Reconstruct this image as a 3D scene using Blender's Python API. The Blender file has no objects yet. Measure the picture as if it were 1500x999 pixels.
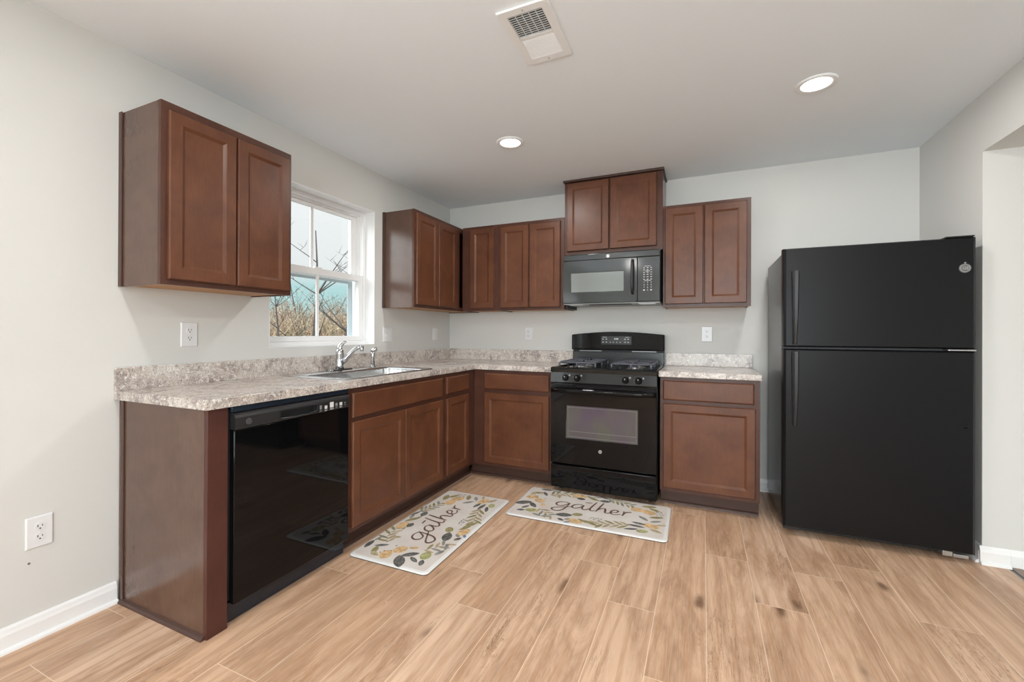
import bpy, bmesh, math, random
from math import sin, cos, pi, radians, sqrt
from mathutils import Vector, Matrix
random.seed(7)
S = bpy.context.scene
COL = S.collection

# ------------------------------------------------------------------ camera
CAM = (2.31795, -3.77816, 1.16905)
YAW, PITCH, ROLL = 0.425234, 0.001658, 0.003523
F_PX, PPX, PPY = 642.552, -10.795, -12.659
cd = bpy.data.cameras.new('camera'); cam = bpy.data.objects.new('camera', cd); COL.objects.link(cam)
cd.sensor_width = 36.0; cd.sensor_fit = 'HORIZONTAL'
cd.lens = F_PX * 36.0 / 1500.0
cd.shift_x = -PPX / 1500.0
cd.shift_y = PPY / 1500.0
cd.clip_start = 0.02
_f = Vector((-sin(YAW)*cos(PITCH), cos(YAW)*cos(PITCH), sin(PITCH)))
_r = Vector((cos(YAW), sin(YAW), 0)); _u = _r.cross(_f)
_r2 = _r*cos(ROLL) + _u*sin(ROLL); _u2 = -_r*sin(ROLL) + _u*cos(ROLL)
cam.matrix_world = Matrix(((_r2.x, _u2.x, -_f.x, CAM[0]), (_r2.y, _u2.y, -_f.y, CAM[1]), (_r2.z, _u2.z, -_f.z, CAM[2]), (0, 0, 0, 1)))
S.camera = cam

# ------------------------------------------------------------------ world, sun, exposure
LAMP_W = 10.5            # each recessed ceiling lamp
SKY = 1.0
FILL_COL = (0.88, 0.945, 1.0)
FILL_FRONT = 98.0        # fill light outside the added window behind the camera
FILL_PATIO = 84.0         # fill light outside the added glass door behind the camera
FILL_HALL = 14.0          # fill light outside the added hall window
SUN = 3.5
S.view_settings.view_transform = 'Standard'
S.view_settings.look = 'None'
S.view_settings.gamma = 1.0
S.view_settings.exposure = 0.0
S.view_settings.use_curve_mapping = False
try:
    S.cycles.max_bounces = 12; S.cycles.diffuse_bounces = 6; S.cycles.glossy_bounces = 5
    S.cycles.transparent_max_bounces = 12
    S.cycles.sample_clamp_indirect = 6.0
except Exception:
    pass
w = bpy.data.worlds.new('sky'); S.world = w; w.use_nodes = True
nt = w.node_tree; nt.nodes.clear()
wo = nt.nodes.new('ShaderNodeOutputWorld'); bg = nt.nodes.new('ShaderNodeBackground')
tc = nt.nodes.new('ShaderNodeTexCoord'); sp = nt.nodes.new('ShaderNodeSeparateXYZ'); cr = nt.nodes.new('ShaderNodeValToRGB')
nt.links.new(tc.outputs['Generated'], sp.inputs[0]); nt.links.new(sp.outputs['Z'], cr.inputs[0])
def sky_ramp(r, stops):
    el = r.color_ramp.elements
    while len(el) > 1: el.remove(el[-1])
    el[0].position = stops[0][0]; el[0].color = (*stops[0][1], 1)
    for p, c in stops[1:]:
        q = el.new(p); q.color = (*c, 1)
sky_ramp(cr, [(0.0, (0.42, 0.72, 0.74)), (0.095, (0.52, 0.78, 0.80)), (0.128, (0.88, 0.90, 0.92)), (0.3, (0.98, 0.99, 1.0)), (1.0, (2.2, 2.35, 2.5))])
cr2 = nt.nodes.new('ShaderNodeValToRGB'); nt.links.new(sp.outputs['Z'], cr2.inputs[0])      # brighter haze on the sun's side
sky_ramp(cr2, [(0.0, (1.2, 1.25, 1.25)), (0.10, (4.5, 4.6, 4.6)), (0.3, (6.0, 6.2, 6.4)), (1.0, (4.5, 4.7, 5.0))])
mr = nt.nodes.new('ShaderNodeMapRange'); mr.interpolation_type = 'SMOOTHSTEP'
nt.links.new(sp.outputs['Y'], mr.inputs[0]); mr.inputs[1].default_value = 0.40; mr.inputs[2].default_value = -0.45; mr.inputs[3].default_value = 0.0; mr.inputs[4].default_value = 1.0
mxs = nt.nodes.new('ShaderNodeMix'); mxs.data_type = 'RGBA'
nt.links.new(mr.outputs[0], mxs.inputs[0]); nt.links.new(cr.outputs[0], mxs.inputs[6]); nt.links.new(cr2.outputs[0], mxs.inputs[7])
nt.links.new(mxs.outputs[2], bg.inputs['Color']); bg.inputs['Strength'].default_value = SKY
nt.links.new(bg.outputs[0], wo.inputs['Surface'])
sd = bpy.data.lights.new('sun', 'SUN'); sd.energy = SUN; sd.angle = radians(1.0); sd.color = (1.0, 0.93, 0.82)
sun = bpy.data.objects.new('sun', sd); COL.objects.link(sun); sun.location = (8, -4, 9)
sun.rotation_euler = Vector((-0.38, 0.45, -0.80)).to_track_quat('-Z', 'Y').to_euler()

H = 2.411      # kitchen ceiling
H2 = 2.109     # lower hall ceiling / header soffit
XR = 3.621     # stub wall beside the fridge
YJ = -0.720    # its end

# ------------------------------------------------------------------ materials
def M(name, col=(0.8, 0.8, 0.8), rough=0.5, metal=0.0, spec=0.5, coat=0.0):
    m = bpy.data.materials.new(name); m.use_nodes = True
    b = m.node_tree.nodes['Principled BSDF']
    b.inputs['Base Color'].default_value = (*col, 1); b.inputs['Roughness'].default_value = rough
    b.inputs['Metallic'].default_value = metal; b.inputs['Specular IOR Level'].default_value = spec
    b.inputs['Coat Weight'].default_value = coat
    return m
def nodes(m): return m.node_tree.nodes, m.node_tree.links, m.node_tree.nodes['Principled BSDF']
def coords(m, scale=(1, 1, 1), src='Object', rot=(0, 0, 0)):
    n, l, b = nodes(m)
    t = n.new('ShaderNodeTexCoord'); mp = n.new('ShaderNodeMapping')
    mp.inputs['Scale'].default_value = scale; mp.inputs['Rotation'].default_value = rot
    l.new(t.outputs[src], mp.inputs[0]); return mp.outputs[0]
def noise(m, vec, scale, detail=3, rough=0.55, dist=0.0):
    n, l, b = nodes(m); x = n.new('ShaderNodeTexNoise')
    x.inputs['Scale'].default_value = scale; x.inputs['Detail'].default_value = detail
    x.inputs['Roughness'].default_value = rough; x.inputs['Distortion'].default_value = dist
    l.new(vec, x.inputs['Vector']); return x.outputs['Fac']
def ramp(m, fac, stops):
    n, l, b = nodes(m); r = n.new('ShaderNodeValToRGB'); el = r.color_ramp.elements
    while len(el) > 1: el.remove(el[-1])
    el[0].position = stops[0][0]; el[0].color = (*stops[0][1], 1)
    for p, c in stops[1:]:
        q = el.new(p); q.color = (*c, 1)
    l.new(fac, r.inputs[0]); return r.outputs[0]
def mix(m, fac, a, b_, mode='MIX'):
    n, l, b = nodes(m); x = n.new('ShaderNodeMix'); x.data_type = 'RGBA'; x.blend_type = mode
    def put(sock, v):
        if isinstance(v, (int, float)): sock.default_value = v
        elif isinstance(v, tuple): sock.default_value = (*v, 1)
        else: l.new(v, sock)
    put(x.inputs[0], fac); put(x.inputs[6], a); put(x.inputs[7], b_); return x.outputs[2]
def math_(m, op, a, b_=None, c=None):
    n, l, b = nodes(m); x = n.new('ShaderNodeMath'); x.operation = op
    for i, v in enumerate((a, b_, c)):
        if v is None: continue
        if isinstance(v, (int, float)): x.inputs[i].default_value = v
        else: l.new(v, x.inputs[i])
    return x.outputs[0]
def bump(m, h, strength, dist=0.002):
    n, l, b = nodes(m); x = n.new('ShaderNodeBump'); x.inputs['Strength'].default_value = strength
    x.inputs['Distance'].default_value = dist; l.new(h, x.inputs['Height']); l.new(x.outputs[0], b.inputs['Normal'])
def setcol(m, c): m.node_tree.links.new(c, nodes(m)[2].inputs['Base Color'])

def paint(name, col, rough=0.6):
    m = M(name, col, rough, spec=0.25)
    v = coords(m); bump(m, noise(m, v, 260, 2), 0.05, 0.001); return m
wall_m = paint('wall_paint', (0.650, 0.645, 0.622))
ceil_m = paint('ceiling_paint', (0.81, 0.855, 0.89), 0.8)
trim_m = M('white_trim_paint', (0.82, 0.82, 0.82), 0.35)
vinyl_m = M('white_vinyl', (0.84, 0.84, 0.84), 0.3)
plate_m = M('white_plate_plastic', (0.74, 0.74, 0.75), 0.3)
hole_m = M('dark_slot', (0.02, 0.02, 0.02), 0.6)

def wood(name, c1, c2, rough=0.36, stretch=(14, 14, 1.6), spec=0.35):
    m = M(name, c1, rough, spec=spec)
    v = coords(m, (1, 1, 1)); blot = noise(m, v, 7, 4, 0.6, 0.4)
    v2 = coords(m, stretch); gr = noise(m, v2, 9, 5, 0.65)
    base = ramp(m, blot, [(0.32, c2), (0.68, c1)])
    out = mix(m, math_(m, 'MULTIPLY', ramp(m, gr, [(0.35, (0, 0, 0)), (0.7, (1, 1, 1))]), 0.35), base, tuple(x*0.6 for x in c2))
    setcol(m, out); bump(m, gr, 0.04, 0.001)
    rr = n_rough = math_(m, 'MULTIPLY_ADD', blot, 0.12, rough-0.06)
    m.node_tree.links.new(rr, nodes(m)[2].inputs['Roughness'])
    return m
door_m = wood('stained_maple', (0.148, 0.054, 0.025), (0.098, 0.035, 0.017))
frame_m = wood('stained_maple_frame', (0.098, 0.038, 0.024), (0.070, 0.028, 0.018))
side_m = wood('brown_wood_laminate', (0.120, 0.064, 0.043), (0.092, 0.047, 0.032), 0.22, (40, 40, 1.2), 0.45)
side_m.node_tree.nodes['Principled BSDF'].inputs['Coat Weight'].default_value = 0.18; side_m.node_tree.nodes['Principled BSDF'].inputs['Coat Roughness'].default_value = 0.16
filler_m = wood('filler_red_brown', (0.085, 0.028, 0.021), (0.068, 0.023, 0.017), 0.35)
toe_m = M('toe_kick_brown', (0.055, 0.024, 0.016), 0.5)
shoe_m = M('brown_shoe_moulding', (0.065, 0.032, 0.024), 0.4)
maple_m = wood('raw_maple', (0.50, 0.27, 0.11), (0.42, 0.21, 0.08), 0.5)

def counter_mat():
    m = M('speckled_laminate', (0.5, 0.45, 0.4), 0.22, spec=0.5)
    v = coords(m)
    big = noise(m, v, 9, 4, 0.6, 0.6); mid = noise(m, v, 55, 5, 0.7); fine = noise(m, v, 150, 4, 0.7)
    base = ramp(m, big, [(0.36, (0.29, 0.245, 0.23)), (0.5, (0.50, 0.44, 0.395)), (0.68, (0.60, 0.555, 0.51))])
    base = mix(m, ramp(m, mid, [(0.50, (0, 0, 0)), (0.62, (1, 1, 1))]), base, (0.70, 0.66, 0.62))
    dark = ramp(m, fine, [(0.36, (1, 1, 1)), (0.47, (0, 0, 0))])
    base = mix(m, math_(m, 'MULTIPLY', dark, 0.85), base, (0.13, 0.095, 0.08))
    d2 = ramp(m, noise(m, v, 26, 5, 0.75), [(0.34, (1, 1, 1)), (0.44, (0, 0, 0))])
    base = mix(m, math_(m, 'MULTIPLY', d2, 0.55), base, (0.17, 0.13, 0.12))
    setcol(m, base); return m
counter_m = counter_mat()

black_gloss = M('black_gloss', (0.003, 0.003, 0.0035), 0.04, spec=0.26)
black_mid = M('black_enamel', (0.006, 0.0065, 0.006), 0.10, spec=0.5)
black_satin = M('black_satin', (0.016, 0.016, 0.017), 0.38, spec=0.5)
black_matte = M('black_matte', (0.012, 0.012, 0.013), 0.6)
fridge_m = M('black_textured_steel', (0.006, 0.006, 0.0065), 0.33, spec=0.22)
bump(fridge_m, noise(fridge_m, coords(fridge_m), 420, 2), 0.10, 0.001)
fridge_side = M('black_fridge_side', (0.012, 0.011, 0.010), 0.25, spec=0.6)
bump(fridge_side, noise(fridge_side, coords(fridge_side), 420, 2), 0.06, 0.001)
reflection_glass = M('grey_reflection_glass', (0.16, 0.18, 0.17), 0.10, spec=1.0, coat=0.6)  # grey of the screen plus the reflected room, put into the colour
oven_glass = M('oven_reflection_glass', (0.085, 0.075, 0.080), 0.16, spec=0.7)
nn, ll, bb = nodes(oven_glass)
setcol(oven_glass, ramp(oven_glass, noise(oven_glass, coords(oven_glass, (1, 1, 0.6)), 6, 2), [(0.35, (0.07, 0.052, 0.08)), (0.65, (0.075, 0.075, 0.065))]))  # purplish and olive patches paint in the reflected room
chrome = M('chrome', (0.58, 0.58, 0.59), 0.07, 1.0)
steel = M('brushed_steel', (0.62, 0.62, 0.62), 0.24, 1.0)
iron = M('cast_iron', (0.060, 0.064, 0.080), 0.36, spec=0.6)
silver = M('silver_badge', (0.55, 0.55, 0.55), 0.3, 0.8)
badge_dark = M('badge_dark', (0.05, 0.05, 0.05), 0.35)
ink = M('white_marks', (0.62, 0.62, 0.62), 0.5)
ink_dim = M('grey_marks', (0.22, 0.22, 0.22), 0.5)
under_m = M('grey_underside', (0.30, 0.31, 0.31), 0.45)

def emit(name, col, s):
    m = bpy.data.materials.new(name); m.use_nodes = True; n = m.node_tree.nodes; n.clear()
    o = n.new('ShaderNodeOutputMaterial'); x = n.new('ShaderNodeEmission'); x.inputs[0].default_value = (*col, 1); x.inputs[1].default_value = s
    m.node_tree.links.new(x.outputs[0], o.inputs[0]); return m
lens_m = emit('lamp_lens', (1, 0.97, 0.92), 6.0)
led_m = emit('clock_led', (0.8, 0.9, 0.95), 0.9)

def glass_mat():
    m = bpy.data.materials.new('window_glass'); m.use_nodes = True; n = m.node_tree.nodes; l = m.node_tree.links; n.clear()
    o = n.new('ShaderNodeOutputMaterial'); t = n.new('ShaderNodeBsdfTransparent'); g = n.new('ShaderNodeBsdfGlossy'); lw = n.new('ShaderNodeLayerWeight'); lw.inputs['Blend'].default_value = 0.5; pw = n.new('ShaderNodeMath'); pw.operation = 'POWER'; pw.inputs[1].default_value = 5.0; fr = n.new('ShaderNodeMath'); fr.operation = 'MULTIPLY_ADD'; fr.inputs[1].default_value = 0.8; fr.inputs[2].default_value = 0.02; x = n.new('ShaderNodeMixShader')
    l.new(lw.outputs['Facing'], pw.inputs[0]); l.new(pw.outputs[0], fr.inputs[0]); g.inputs['Roughness'].default_value = 0.02; t.inputs[0].default_value = (0.97, 0.985, 0.98, 1)
    l.new(fr.outputs[0], x.inputs[0]); l.new(t.outputs[0], x.inputs[1]); l.new(g.outputs[0], x.inputs[2]); l.new(x.outputs[0], o.inputs[0]); return m
glass_m = glass_mat()

def floor_mat():
    m = M('oak_planks', (0.45, 0.28, 0.16), 0.40, spec=0.4)
    n, l, b = nodes(m)
    uv = n.new('ShaderNodeUVMap'); uv.uv_map = 'metres'
    ed = n.new('ShaderNodeUVMap'); ed.uv_map = 'edge'
    at = n.new('ShaderNodeAttribute'); at.attribute_name = 'plank'
    def mapped(sx, sy):
        mp = n.new('ShaderNodeMapping'); mp.inputs['Scale'].default_value = (sx, sy, 1); l.new(uv.outputs[0], mp.inputs[0]); return mp.outputs[0]
    tone = at.outputs['Fac']
    base = ramp(m, tone, [(0.0, (0.53, 0.330, 0.205)), (0.3, (0.60, 0.395, 0.265)), (0.65, (0.645, 0.445, 0.315)), (1.0, (0.56, 0.345, 0.215))])
    broad = noise(m, mapped(4.5, 0.75), 1.5, 5, 0.65, 1.2)
    base = mix(m, ramp(m, broad, [(0.42, (0, 0, 0)), (0.62, (1, 1, 1))]), base, (0.37, 0.215, 0.13))
    # cathedral grain: distorted bands along the plank
    wv = n.new('ShaderNodeTexWave'); wv.wave_type = 'BANDS'; wv.bands_direction = 'X'
    wv.inputs['Scale'].default_value = 2.2; wv.inputs['Distortion'].default_value = 14.0; wv.inputs['Detail'].default_value = 3; wv.inputs['Detail Scale'].default_value = 0.6
    l.new(mapped(2.6, 0.42), wv.inputs['Vector'])
    base = mix(m, math_(m, 'MULTIPLY', ramp(m, wv.outputs['Fac'], [(0.5, (0, 0, 0)), (0.95, (1, 1, 1))]), 0.55), base, (0.40, 0.225, 0.125))
    fine = noise(m, mapped(90, 3.2), 2.2, 5, 0.7)
    base = mix(m, math_(m, 'MULTIPLY', ramp(m, fine, [(0.42, (0, 0, 0)), (0.62, (1, 1, 1))]), 0.25), base, (0.80, 0.60, 0.44))
    # cracks and knots
    kn = n.new('ShaderNodeTexVoronoi'); kn.inputs['Scale'].default_value = 1.0; kn.inputs['Randomness'].default_value = 1.0
    dn = n.new('ShaderNodeTexNoise'); dn.inputs['Scale'].default_value = 9; dn.inputs['Detail'].default_value = 3; l.new(uv.outputs[0], dn.inputs['Vector'])
    vm = n.new('ShaderNodeVectorMath'); vm.operation = 'MULTIPLY_ADD'; l.new(dn.outputs['Color'], vm.inputs[0]); vm.inputs[1].default_value = (0.12, 0.3, 0); l.new(mapped(5.6, 2.1), vm.inputs[2])
    l.new(vm.outputs[0], kn.inputs['Vector'])
    base = mix(m, ramp(m, kn.outputs['Distance'], [(0.0, (0.95, 0.95, 0.95)), (0.07, (0.7, 0.7, 0.7)), (0.12, (0.25, 0.25, 0.25)), (0.19, (0, 0, 0))]), base, (0.11, 0.055, 0.03))
    cn = noise(m, mapped(13, 0.85), 2.0, 6, 0.7, 1.6)
    thin = math_(m, 'SUBTRACT', 1.0, math_(m, 'MULTIPLY', math_(m, 'ABSOLUTE', math_(m, 'SUBTRACT', cn, 0.5)), 60.0))
    thin = math_(m, 'MAXIMUM', thin, 0.0)
    gate = ramp(m, noise(m, mapped(4, 1.1), 1.0, 2), [(0.52, (0, 0, 0)), (0.60, (1, 1, 1))])
    base = mix(m, math_(m, 'MULTIPLY', math_(m, 'MULTIPLY', thin, gate), 0.8), base, (0.14, 0.07, 0.035))
    # seams between planks: pale lines paint the light caught by micro bevels
    se = n.new('ShaderNodeSeparateXYZ'); l.new(ed.outputs[0], se.inputs[0])
    d = math_(m, 'MINIMUM', se.outputs[0], se.outputs[1])
    seam = math_(m, 'LESS_THAN', d, 0.0013)
    base = mix(m, math_(m, 'MULTIPLY', seam, 0.6), base, (0.86, 0.70, 0.55))
    setcol(m, base); bump(m, fine, 0.05, 0.001)
    return m
floor_m = floor_mat()
carpet_m = M('grey_carpet', (0.42, 0.40, 0.37), 0.95)
bump(carpet_m, noise(carpet_m, coords(carpet_m), 300, 2), 0.6, 0.004)
strip_m = M('threshold_strip', (0.20, 0.14, 0.10), 0.4)

# ------------------------------------------------------------------ mesh helpers
BACK = lambda u, d, z: (u, -d, z)          # back wall y=0: u to the right, d out of the wall
LEFT = lambda u, d, z: (d, u, z)           # left wall x=0: u to the right (= +y), d out of the wall
XYZ = lambda x, y, z: (x, y, z)

class MB:
    def __init__(s, mp=XYZ): s.bm = bmesh.new(); s.mp = mp; s.mi = 0
    def V(s, *p): return s.bm.verts.new(s.mp(*p))
    def F(s, vs, smooth=False):
        try: f = s.bm.faces.new(vs)
        except ValueError: return None
        f.material_index = s.mi; f.smooth = smooth; return f
    def box(s, a0, a1, b0, b1, c0, c1, bev=0.0, seg=2):
        v = [s.V(a, b, c) for a in (a0, a1) for b in (b0, b1) for c in (c0, c1)]
        fs = [s.F([v[i] for i in q]) for q in ((0, 1, 3, 2), (4, 6, 7, 5), (0, 4, 5, 1), (2, 3, 7, 6), (0, 2, 6, 4), (1, 5, 7, 3))]
        if bev > 0:
            ed = list({e for f in fs for e in f.edges})
            r = bmesh.ops.bevel(s.bm, geom=ed, offset=bev, segments=seg, affect='EDGES', profile=0.5)
            for f in r['faces']: f.material_index = s.mi; f.smooth = True
        return s
    def rings(s, rings, close0=True, close1=True, smooth=False, loop=True):
        vs = [[s.V(*p) for p in r] for r in rings]
        n = len(vs[0])
        for a, b in zip(vs, vs[1:]):
            for i in range(n if loop else n-1):
                j = (i+1) % n; s.F([a[i], a[j], b[j], b[i]], smooth)
        if close0: s.F(list(reversed(vs[0])))
        if close1: s.F(vs[-1])
        return s
    def lathe(s, prof, c=(0, 0, 0), axis='z', n=24, smooth=True, cap=True):
        R = []
        for r, h in prof:
            ring = []
            for i in range(n):
                t = 2*pi*i/n; x, y = r*cos(t), r*sin(t)
                p = {'z': (c[0]+x, c[1]+y, c[2]+h), 'y': (c[0]+x, c[1]+h, c[2]+y), 'x': (c[0]+h, c[1]+x, c[2]+y)}[axis]
                ring.append(p)
            R.append(ring)
        return s.rings(R, cap, cap, smooth)
    def tube(s, pts, r, n=10, smooth=True, flat=1.0):
        pts = [Vector(p) for p in pts]; R = []
        rr = r if isinstance(r, (list, tuple)) else [r]*len(pts)
        prev = None
        for i, p in enumerate(pts):
            t = (pts[min(i+1, len(pts)-1)] - pts[max(i-1, 0)]).normalized()
            if prev is None:
                a = Vector((0, 0, 1)) if abs(t.z) < 0.9 else Vector((1, 0, 0))
                nrm = (a - t*a.dot(t)).normalized()
            else:
                nrm = (prev - t*prev.dot(t)).normalized()
            prev = nrm; bn = t.cross(nrm)
            R.append([tuple(p + nrm*rr[i]*cos(2*pi*k/n) + bn*rr[i]*flat*sin(2*pi*k/n)) for k in range(n)])
        return s.rings(R, True, True, smooth)
    def prism(s, outline, d0, d1, bev=0.0):
        a = [s.V(u, d0, z) for u, z in outline]; b = [s.V(u, d1, z) for u, z in outline]
        n = len(a); fs = [s.F(list(reversed(a))), s.F(b)]
        for i in range(n): fs.append(s.F([a[i], a[(i+1) % n], b[(i+1) % n], b[i]]))
        if bev:
            ed = list(fs[1].edges)
            r = bmesh.ops.bevel(s.bm, geom=ed, offset=bev, segments=2, affect='EDGES', profile=0.5)
            for f in r['faces']: f.material_index = s.mi; f.smooth = True
        return s
    def cells(s, xs, ys, inside, z0, z1, bev=0.0):
        cache = {}
        def v(i, j, z):
            k = (i, j, z)
            if k not in cache: cache[k] = s.V(xs[i], ys[j], z)
            return cache[k]
        nx, ny = len(xs)-1, len(ys)-1
        ok = lambda i, j: 0 <= i < nx and 0 <= j < ny and inside((xs[i]+xs[i+1])/2, (ys[j]+ys[j+1])/2)
        edges = []
        for i in range(nx):
            for j in range(ny):
                if not ok(i, j): continue
                s.F([v(i, j, z1), v(i+1, j, z1), v(i+1, j+1, z1), v(i, j+1, z1)])
                s.F([v(i, j, z0), v(i, j+1, z0), v(i+1, j+1, z0), v(i+1, j, z0)])
                for di, dj, p, q in ((-1, 0, (i, j), (i, j+1)), (1, 0, (i+1, j), (i+1, j+1)), (0, -1, (i, j), (i+1, j)), (0, 1, (i, j+1), (i+1, j+1))):
                    if not ok(i+di, j+dj):
                        f = s.F([v(*p, z0), v(*q, z0), v(*q, z1), v(*p, z1)])
                        edges.append((v(*p, z1), v(*q, z1)))
        if bev:
            ed = [s.bm.edges.get(e) for e in edges]
            r = bmesh.ops.bevel(s.bm, geom=[e for e in ed if e], offset=bev, segments=2, affect='EDGES', profile=0.5)
            for f in r['faces']: f.smooth = True
        return s
    def build(s, name, mats, parent=None, recalc=True):
        if recalc: bmesh.ops.recalc_face_normals(s.bm, faces=s.bm.faces[:])
        root = parent
        while root is not None and root.parent is not None: root = root.parent
        if root is not None:
            off = Vector(root.location)
            if root.type == 'EMPTY': bmesh.ops.translate(s.bm, verts=s.bm.verts[:], vec=-off)
        me = bpy.data.meshes.new(name); s.bm.to_mesh(me); s.bm.free()
        for m in (mats if isinstance(mats, (list, tuple)) else [mats]): me.materials.append(m)
        o = bpy.data.objects.new(name, me); COL.objects.link(o)
        if parent is not None: o.parent = parent
        return o

def tag(o, label, cat, group=None):
    o['label'] = label; o['category'] = cat
    if group: o['group'] = group
    return o
def thing(name, loc, label, cat, group=None):
    o = bpy.data.objects.new(name, None); COL.objects.link(o); o.location = loc; o.empty_display_size = 0.1
    return tag(o, label, cat, group)
def struct(o): o['kind'] = 'structure'; return o

def text_part(name, txt, size, mat, parent, origin, xdir, ydir, depth=0.0006, align='CENTER', shear=0.0):
    cu = bpy.data.curves.new('t', 'FONT'); cu.body = txt; cu.size = size; cu.align_x = align; cu.align_y = 'CENTER'; cu.extrude = depth; cu.shear = shear; cu.resolution_u = 3
    tmp = bpy.data.objects.new('t', cu); COL.objects.link(tmp)
    bpy.context.view_layer.update()
    me = bpy.data.meshes.new_from_object(tmp.evaluated_get(bpy.context.evaluated_depsgraph_get()))
    bpy.data.objects.remove(tmp); bpy.data.curves.remove(cu)
    X = Vector(xdir).normalized(); Y = Vector(ydir).normalized(); Z = X.cross(Y)
    root = parent
    while root.parent is not None: root = root.parent
    o3 = Vector(origin) - (Vector(root.location) if root.type == 'EMPTY' else Vector())
    me.transform(Matrix(((X.x, Y.x, Z.x, o3.x), (X.y, Y.y, Z.y, o3.y), (X.z, Y.z, Z.z, o3.z), (0, 0, 0, 1))))
    me.materials.clear(); me.materials.append(mat)
    o = bpy.data.objects.new(name, me); COL.objects.link(o); o.parent = parent; return o

# ------------------------------------------------------------------ room shell
def floor():
    bm = bmesh.new(); uvm = bm.loops.layers.uv.new('metres'); uve = bm.loops.layers.uv.new('edge'); fl = bm.faces.layers.float.new('plank')
    P = 0.1965; X0 = 1.939 - P*11; L = 1.52
    known = {7: -1.878, 8: -2.132, 9: -1.27, 10: -1.547, 11: -1.84, 12: -0.694, 13: -1.21, 14: -1.585, 16: -1.053, 17: -1.449, 4: -2.15, 5: -2.783, 2: -3.061, 1: -2.779}
    rnd = random.Random(3)
    for k in range(0, 20):
        x0 = X0 + P*k; x1 = x0 + P
        j = known.get(k, -rnd.random()*L)
        y = j + L*2
        while y > -6.2:
            y1 = min(y, 0.0); y0 = max(y - L, -6.2)
            xa, xb = max(x0, -0.02), min(x1, 3.74)
            if y1 > y0 and xb > xa:
                # split each plank into a small grid so that distance-to-edge can be interpolated
                xs = [xa, xb]; ou, ov = rnd.random()*50, rnd.random()*50; t = rnd.random()
                m = min((xb-xa)/2, 0.05)
                gx = [xa, xa+m, xb-m, xb] if xb-xa > 0.11 else [xa, (xa+xb)/2, xb]
                gy = [y0, y0+0.05, y1-0.05, y1] if y1-y0 > 0.11 else [y0, (y0+y1)/2, y1]
                for a in range(len(gx)-1):
                    for b in range(len(gy)-1):
                        q = [(gx[a], gy[b]), (gx[a+1], gy[b]), (gx[a+1], gy[b+1]), (gx[a], gy[b+1])]
                        f = bm.faces.new([bm.verts.new((*p, 0)) for p in q]); f[fl] = t
                        for lp, p in zip(f.loops, q):
                            lp[uvm].uv = (p[0]-xa+ou, p[1]-y0+ov)
                            lp[uve].uv = (min(p[0]-xa, xb-p[0]), min(p[1]-y0, y1-p[1]))
            y -= L
    bmesh.ops.remove_doubles(bm, verts=bm.verts[:], dist=1e-5)
    me = bpy.data.meshes.new('floor'); bm.to_mesh(me); bm.free(); me.materials.append(floor_m)
    o = bpy.data.objects.new('floor', me); COL.objects.link(o); struct(o)
floor()
YB = -6.2; XH = 6.0
b = MB(); b.box(-0.2, 3.74, YB, 0.0, -0.25, -0.004); struct(b.build('floor_slab', M('slab', (0.3, 0.3, 0.3), 0.9)))
b = MB(); b.box(3.76, XH, YB, YJ, -0.25, 0.004); struct(b.build('floor_hall_carpet', carpet_m))
b = MB(); b.box(3.722, 3.765, YB, YJ-0.001, -0.003, 0.007, 0.003); struct(b.build('trim_threshold', strip_m))
b = MB(); b.box(-0.2, XR+0.12, YB-0.1, 0.12, H, H+0.15); struct(b.build('ceiling', ceil_m))
b = MB(); b.box(XR, XH, YB, YJ, H2, H+0.15); struct(b.build('ceiling_hall', wall_m))
# left wall with the kitchen window and an added glass door further back
WY0, WY1, WZ0, WZ1 = -2.005, -1.102, 1.078, 2.103
PY0, PY1, PZ1 = -5.95, -4.15, 2.06
HY0, HY1, HZ0, HZ1 = -5.6, -2.8, 0.45, 2.04       # added hall window, unseen, for fill light
b = MB(LEFT)
xs = [YB, PY0, PY1, WY0, WY1, 0.12]; zs = [-0.25, 0.0, WZ0, PZ1, WZ1, H+0.1]
ins = lambda y, z: not (WY0 < y < WY1 and WZ0 < z < WZ1) and not (PY0 < y < PY1 and 0 < z < PZ1)
bb_ = MB(lambda u, z, d: (-d, u, z)); bb_.cells(xs, zs, ins, 0.0, 0.2); struct(bb_.build('wall_left', wall_m)); b.bm.free()
b = MB(); b.box(0.001, XR+0.12, 0, 0.12, -0.25, H+0.1); struct(b.build('wall_back', wall_m))
b = MB(); b.box(XR, XH, YJ, -0.0005, -0.25, H+0.1); struct(b.build('wall_right', wall_m))
GX0, GX1, GZ0, GZ1 = 1.65, 3.40, 0.60, 2.06
b = MB(lambda u, z, d: (u, YB-d, z)); b.cells([-0.2, GX0, GX1, XH+0.1], [-0.25, GZ0, GZ1, H+0.1], lambda x, z: not (GX0 < x < GX1 and GZ0 < z < GZ1), 0.0, 0.15); struct(b.build('wall_front', wall_m))
b = MB(lambda u, z, d: (XH+d, u, z)); b.cells([YB, HY0, HY1, -0.5], [-0.25, HZ0, HZ1, H+0.1], lambda y, z: not (HY0 < y < HY1 and HZ0 < z < HZ1), 0.0, 0.15); struct(b.build('wall_hall', wall_m))
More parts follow.
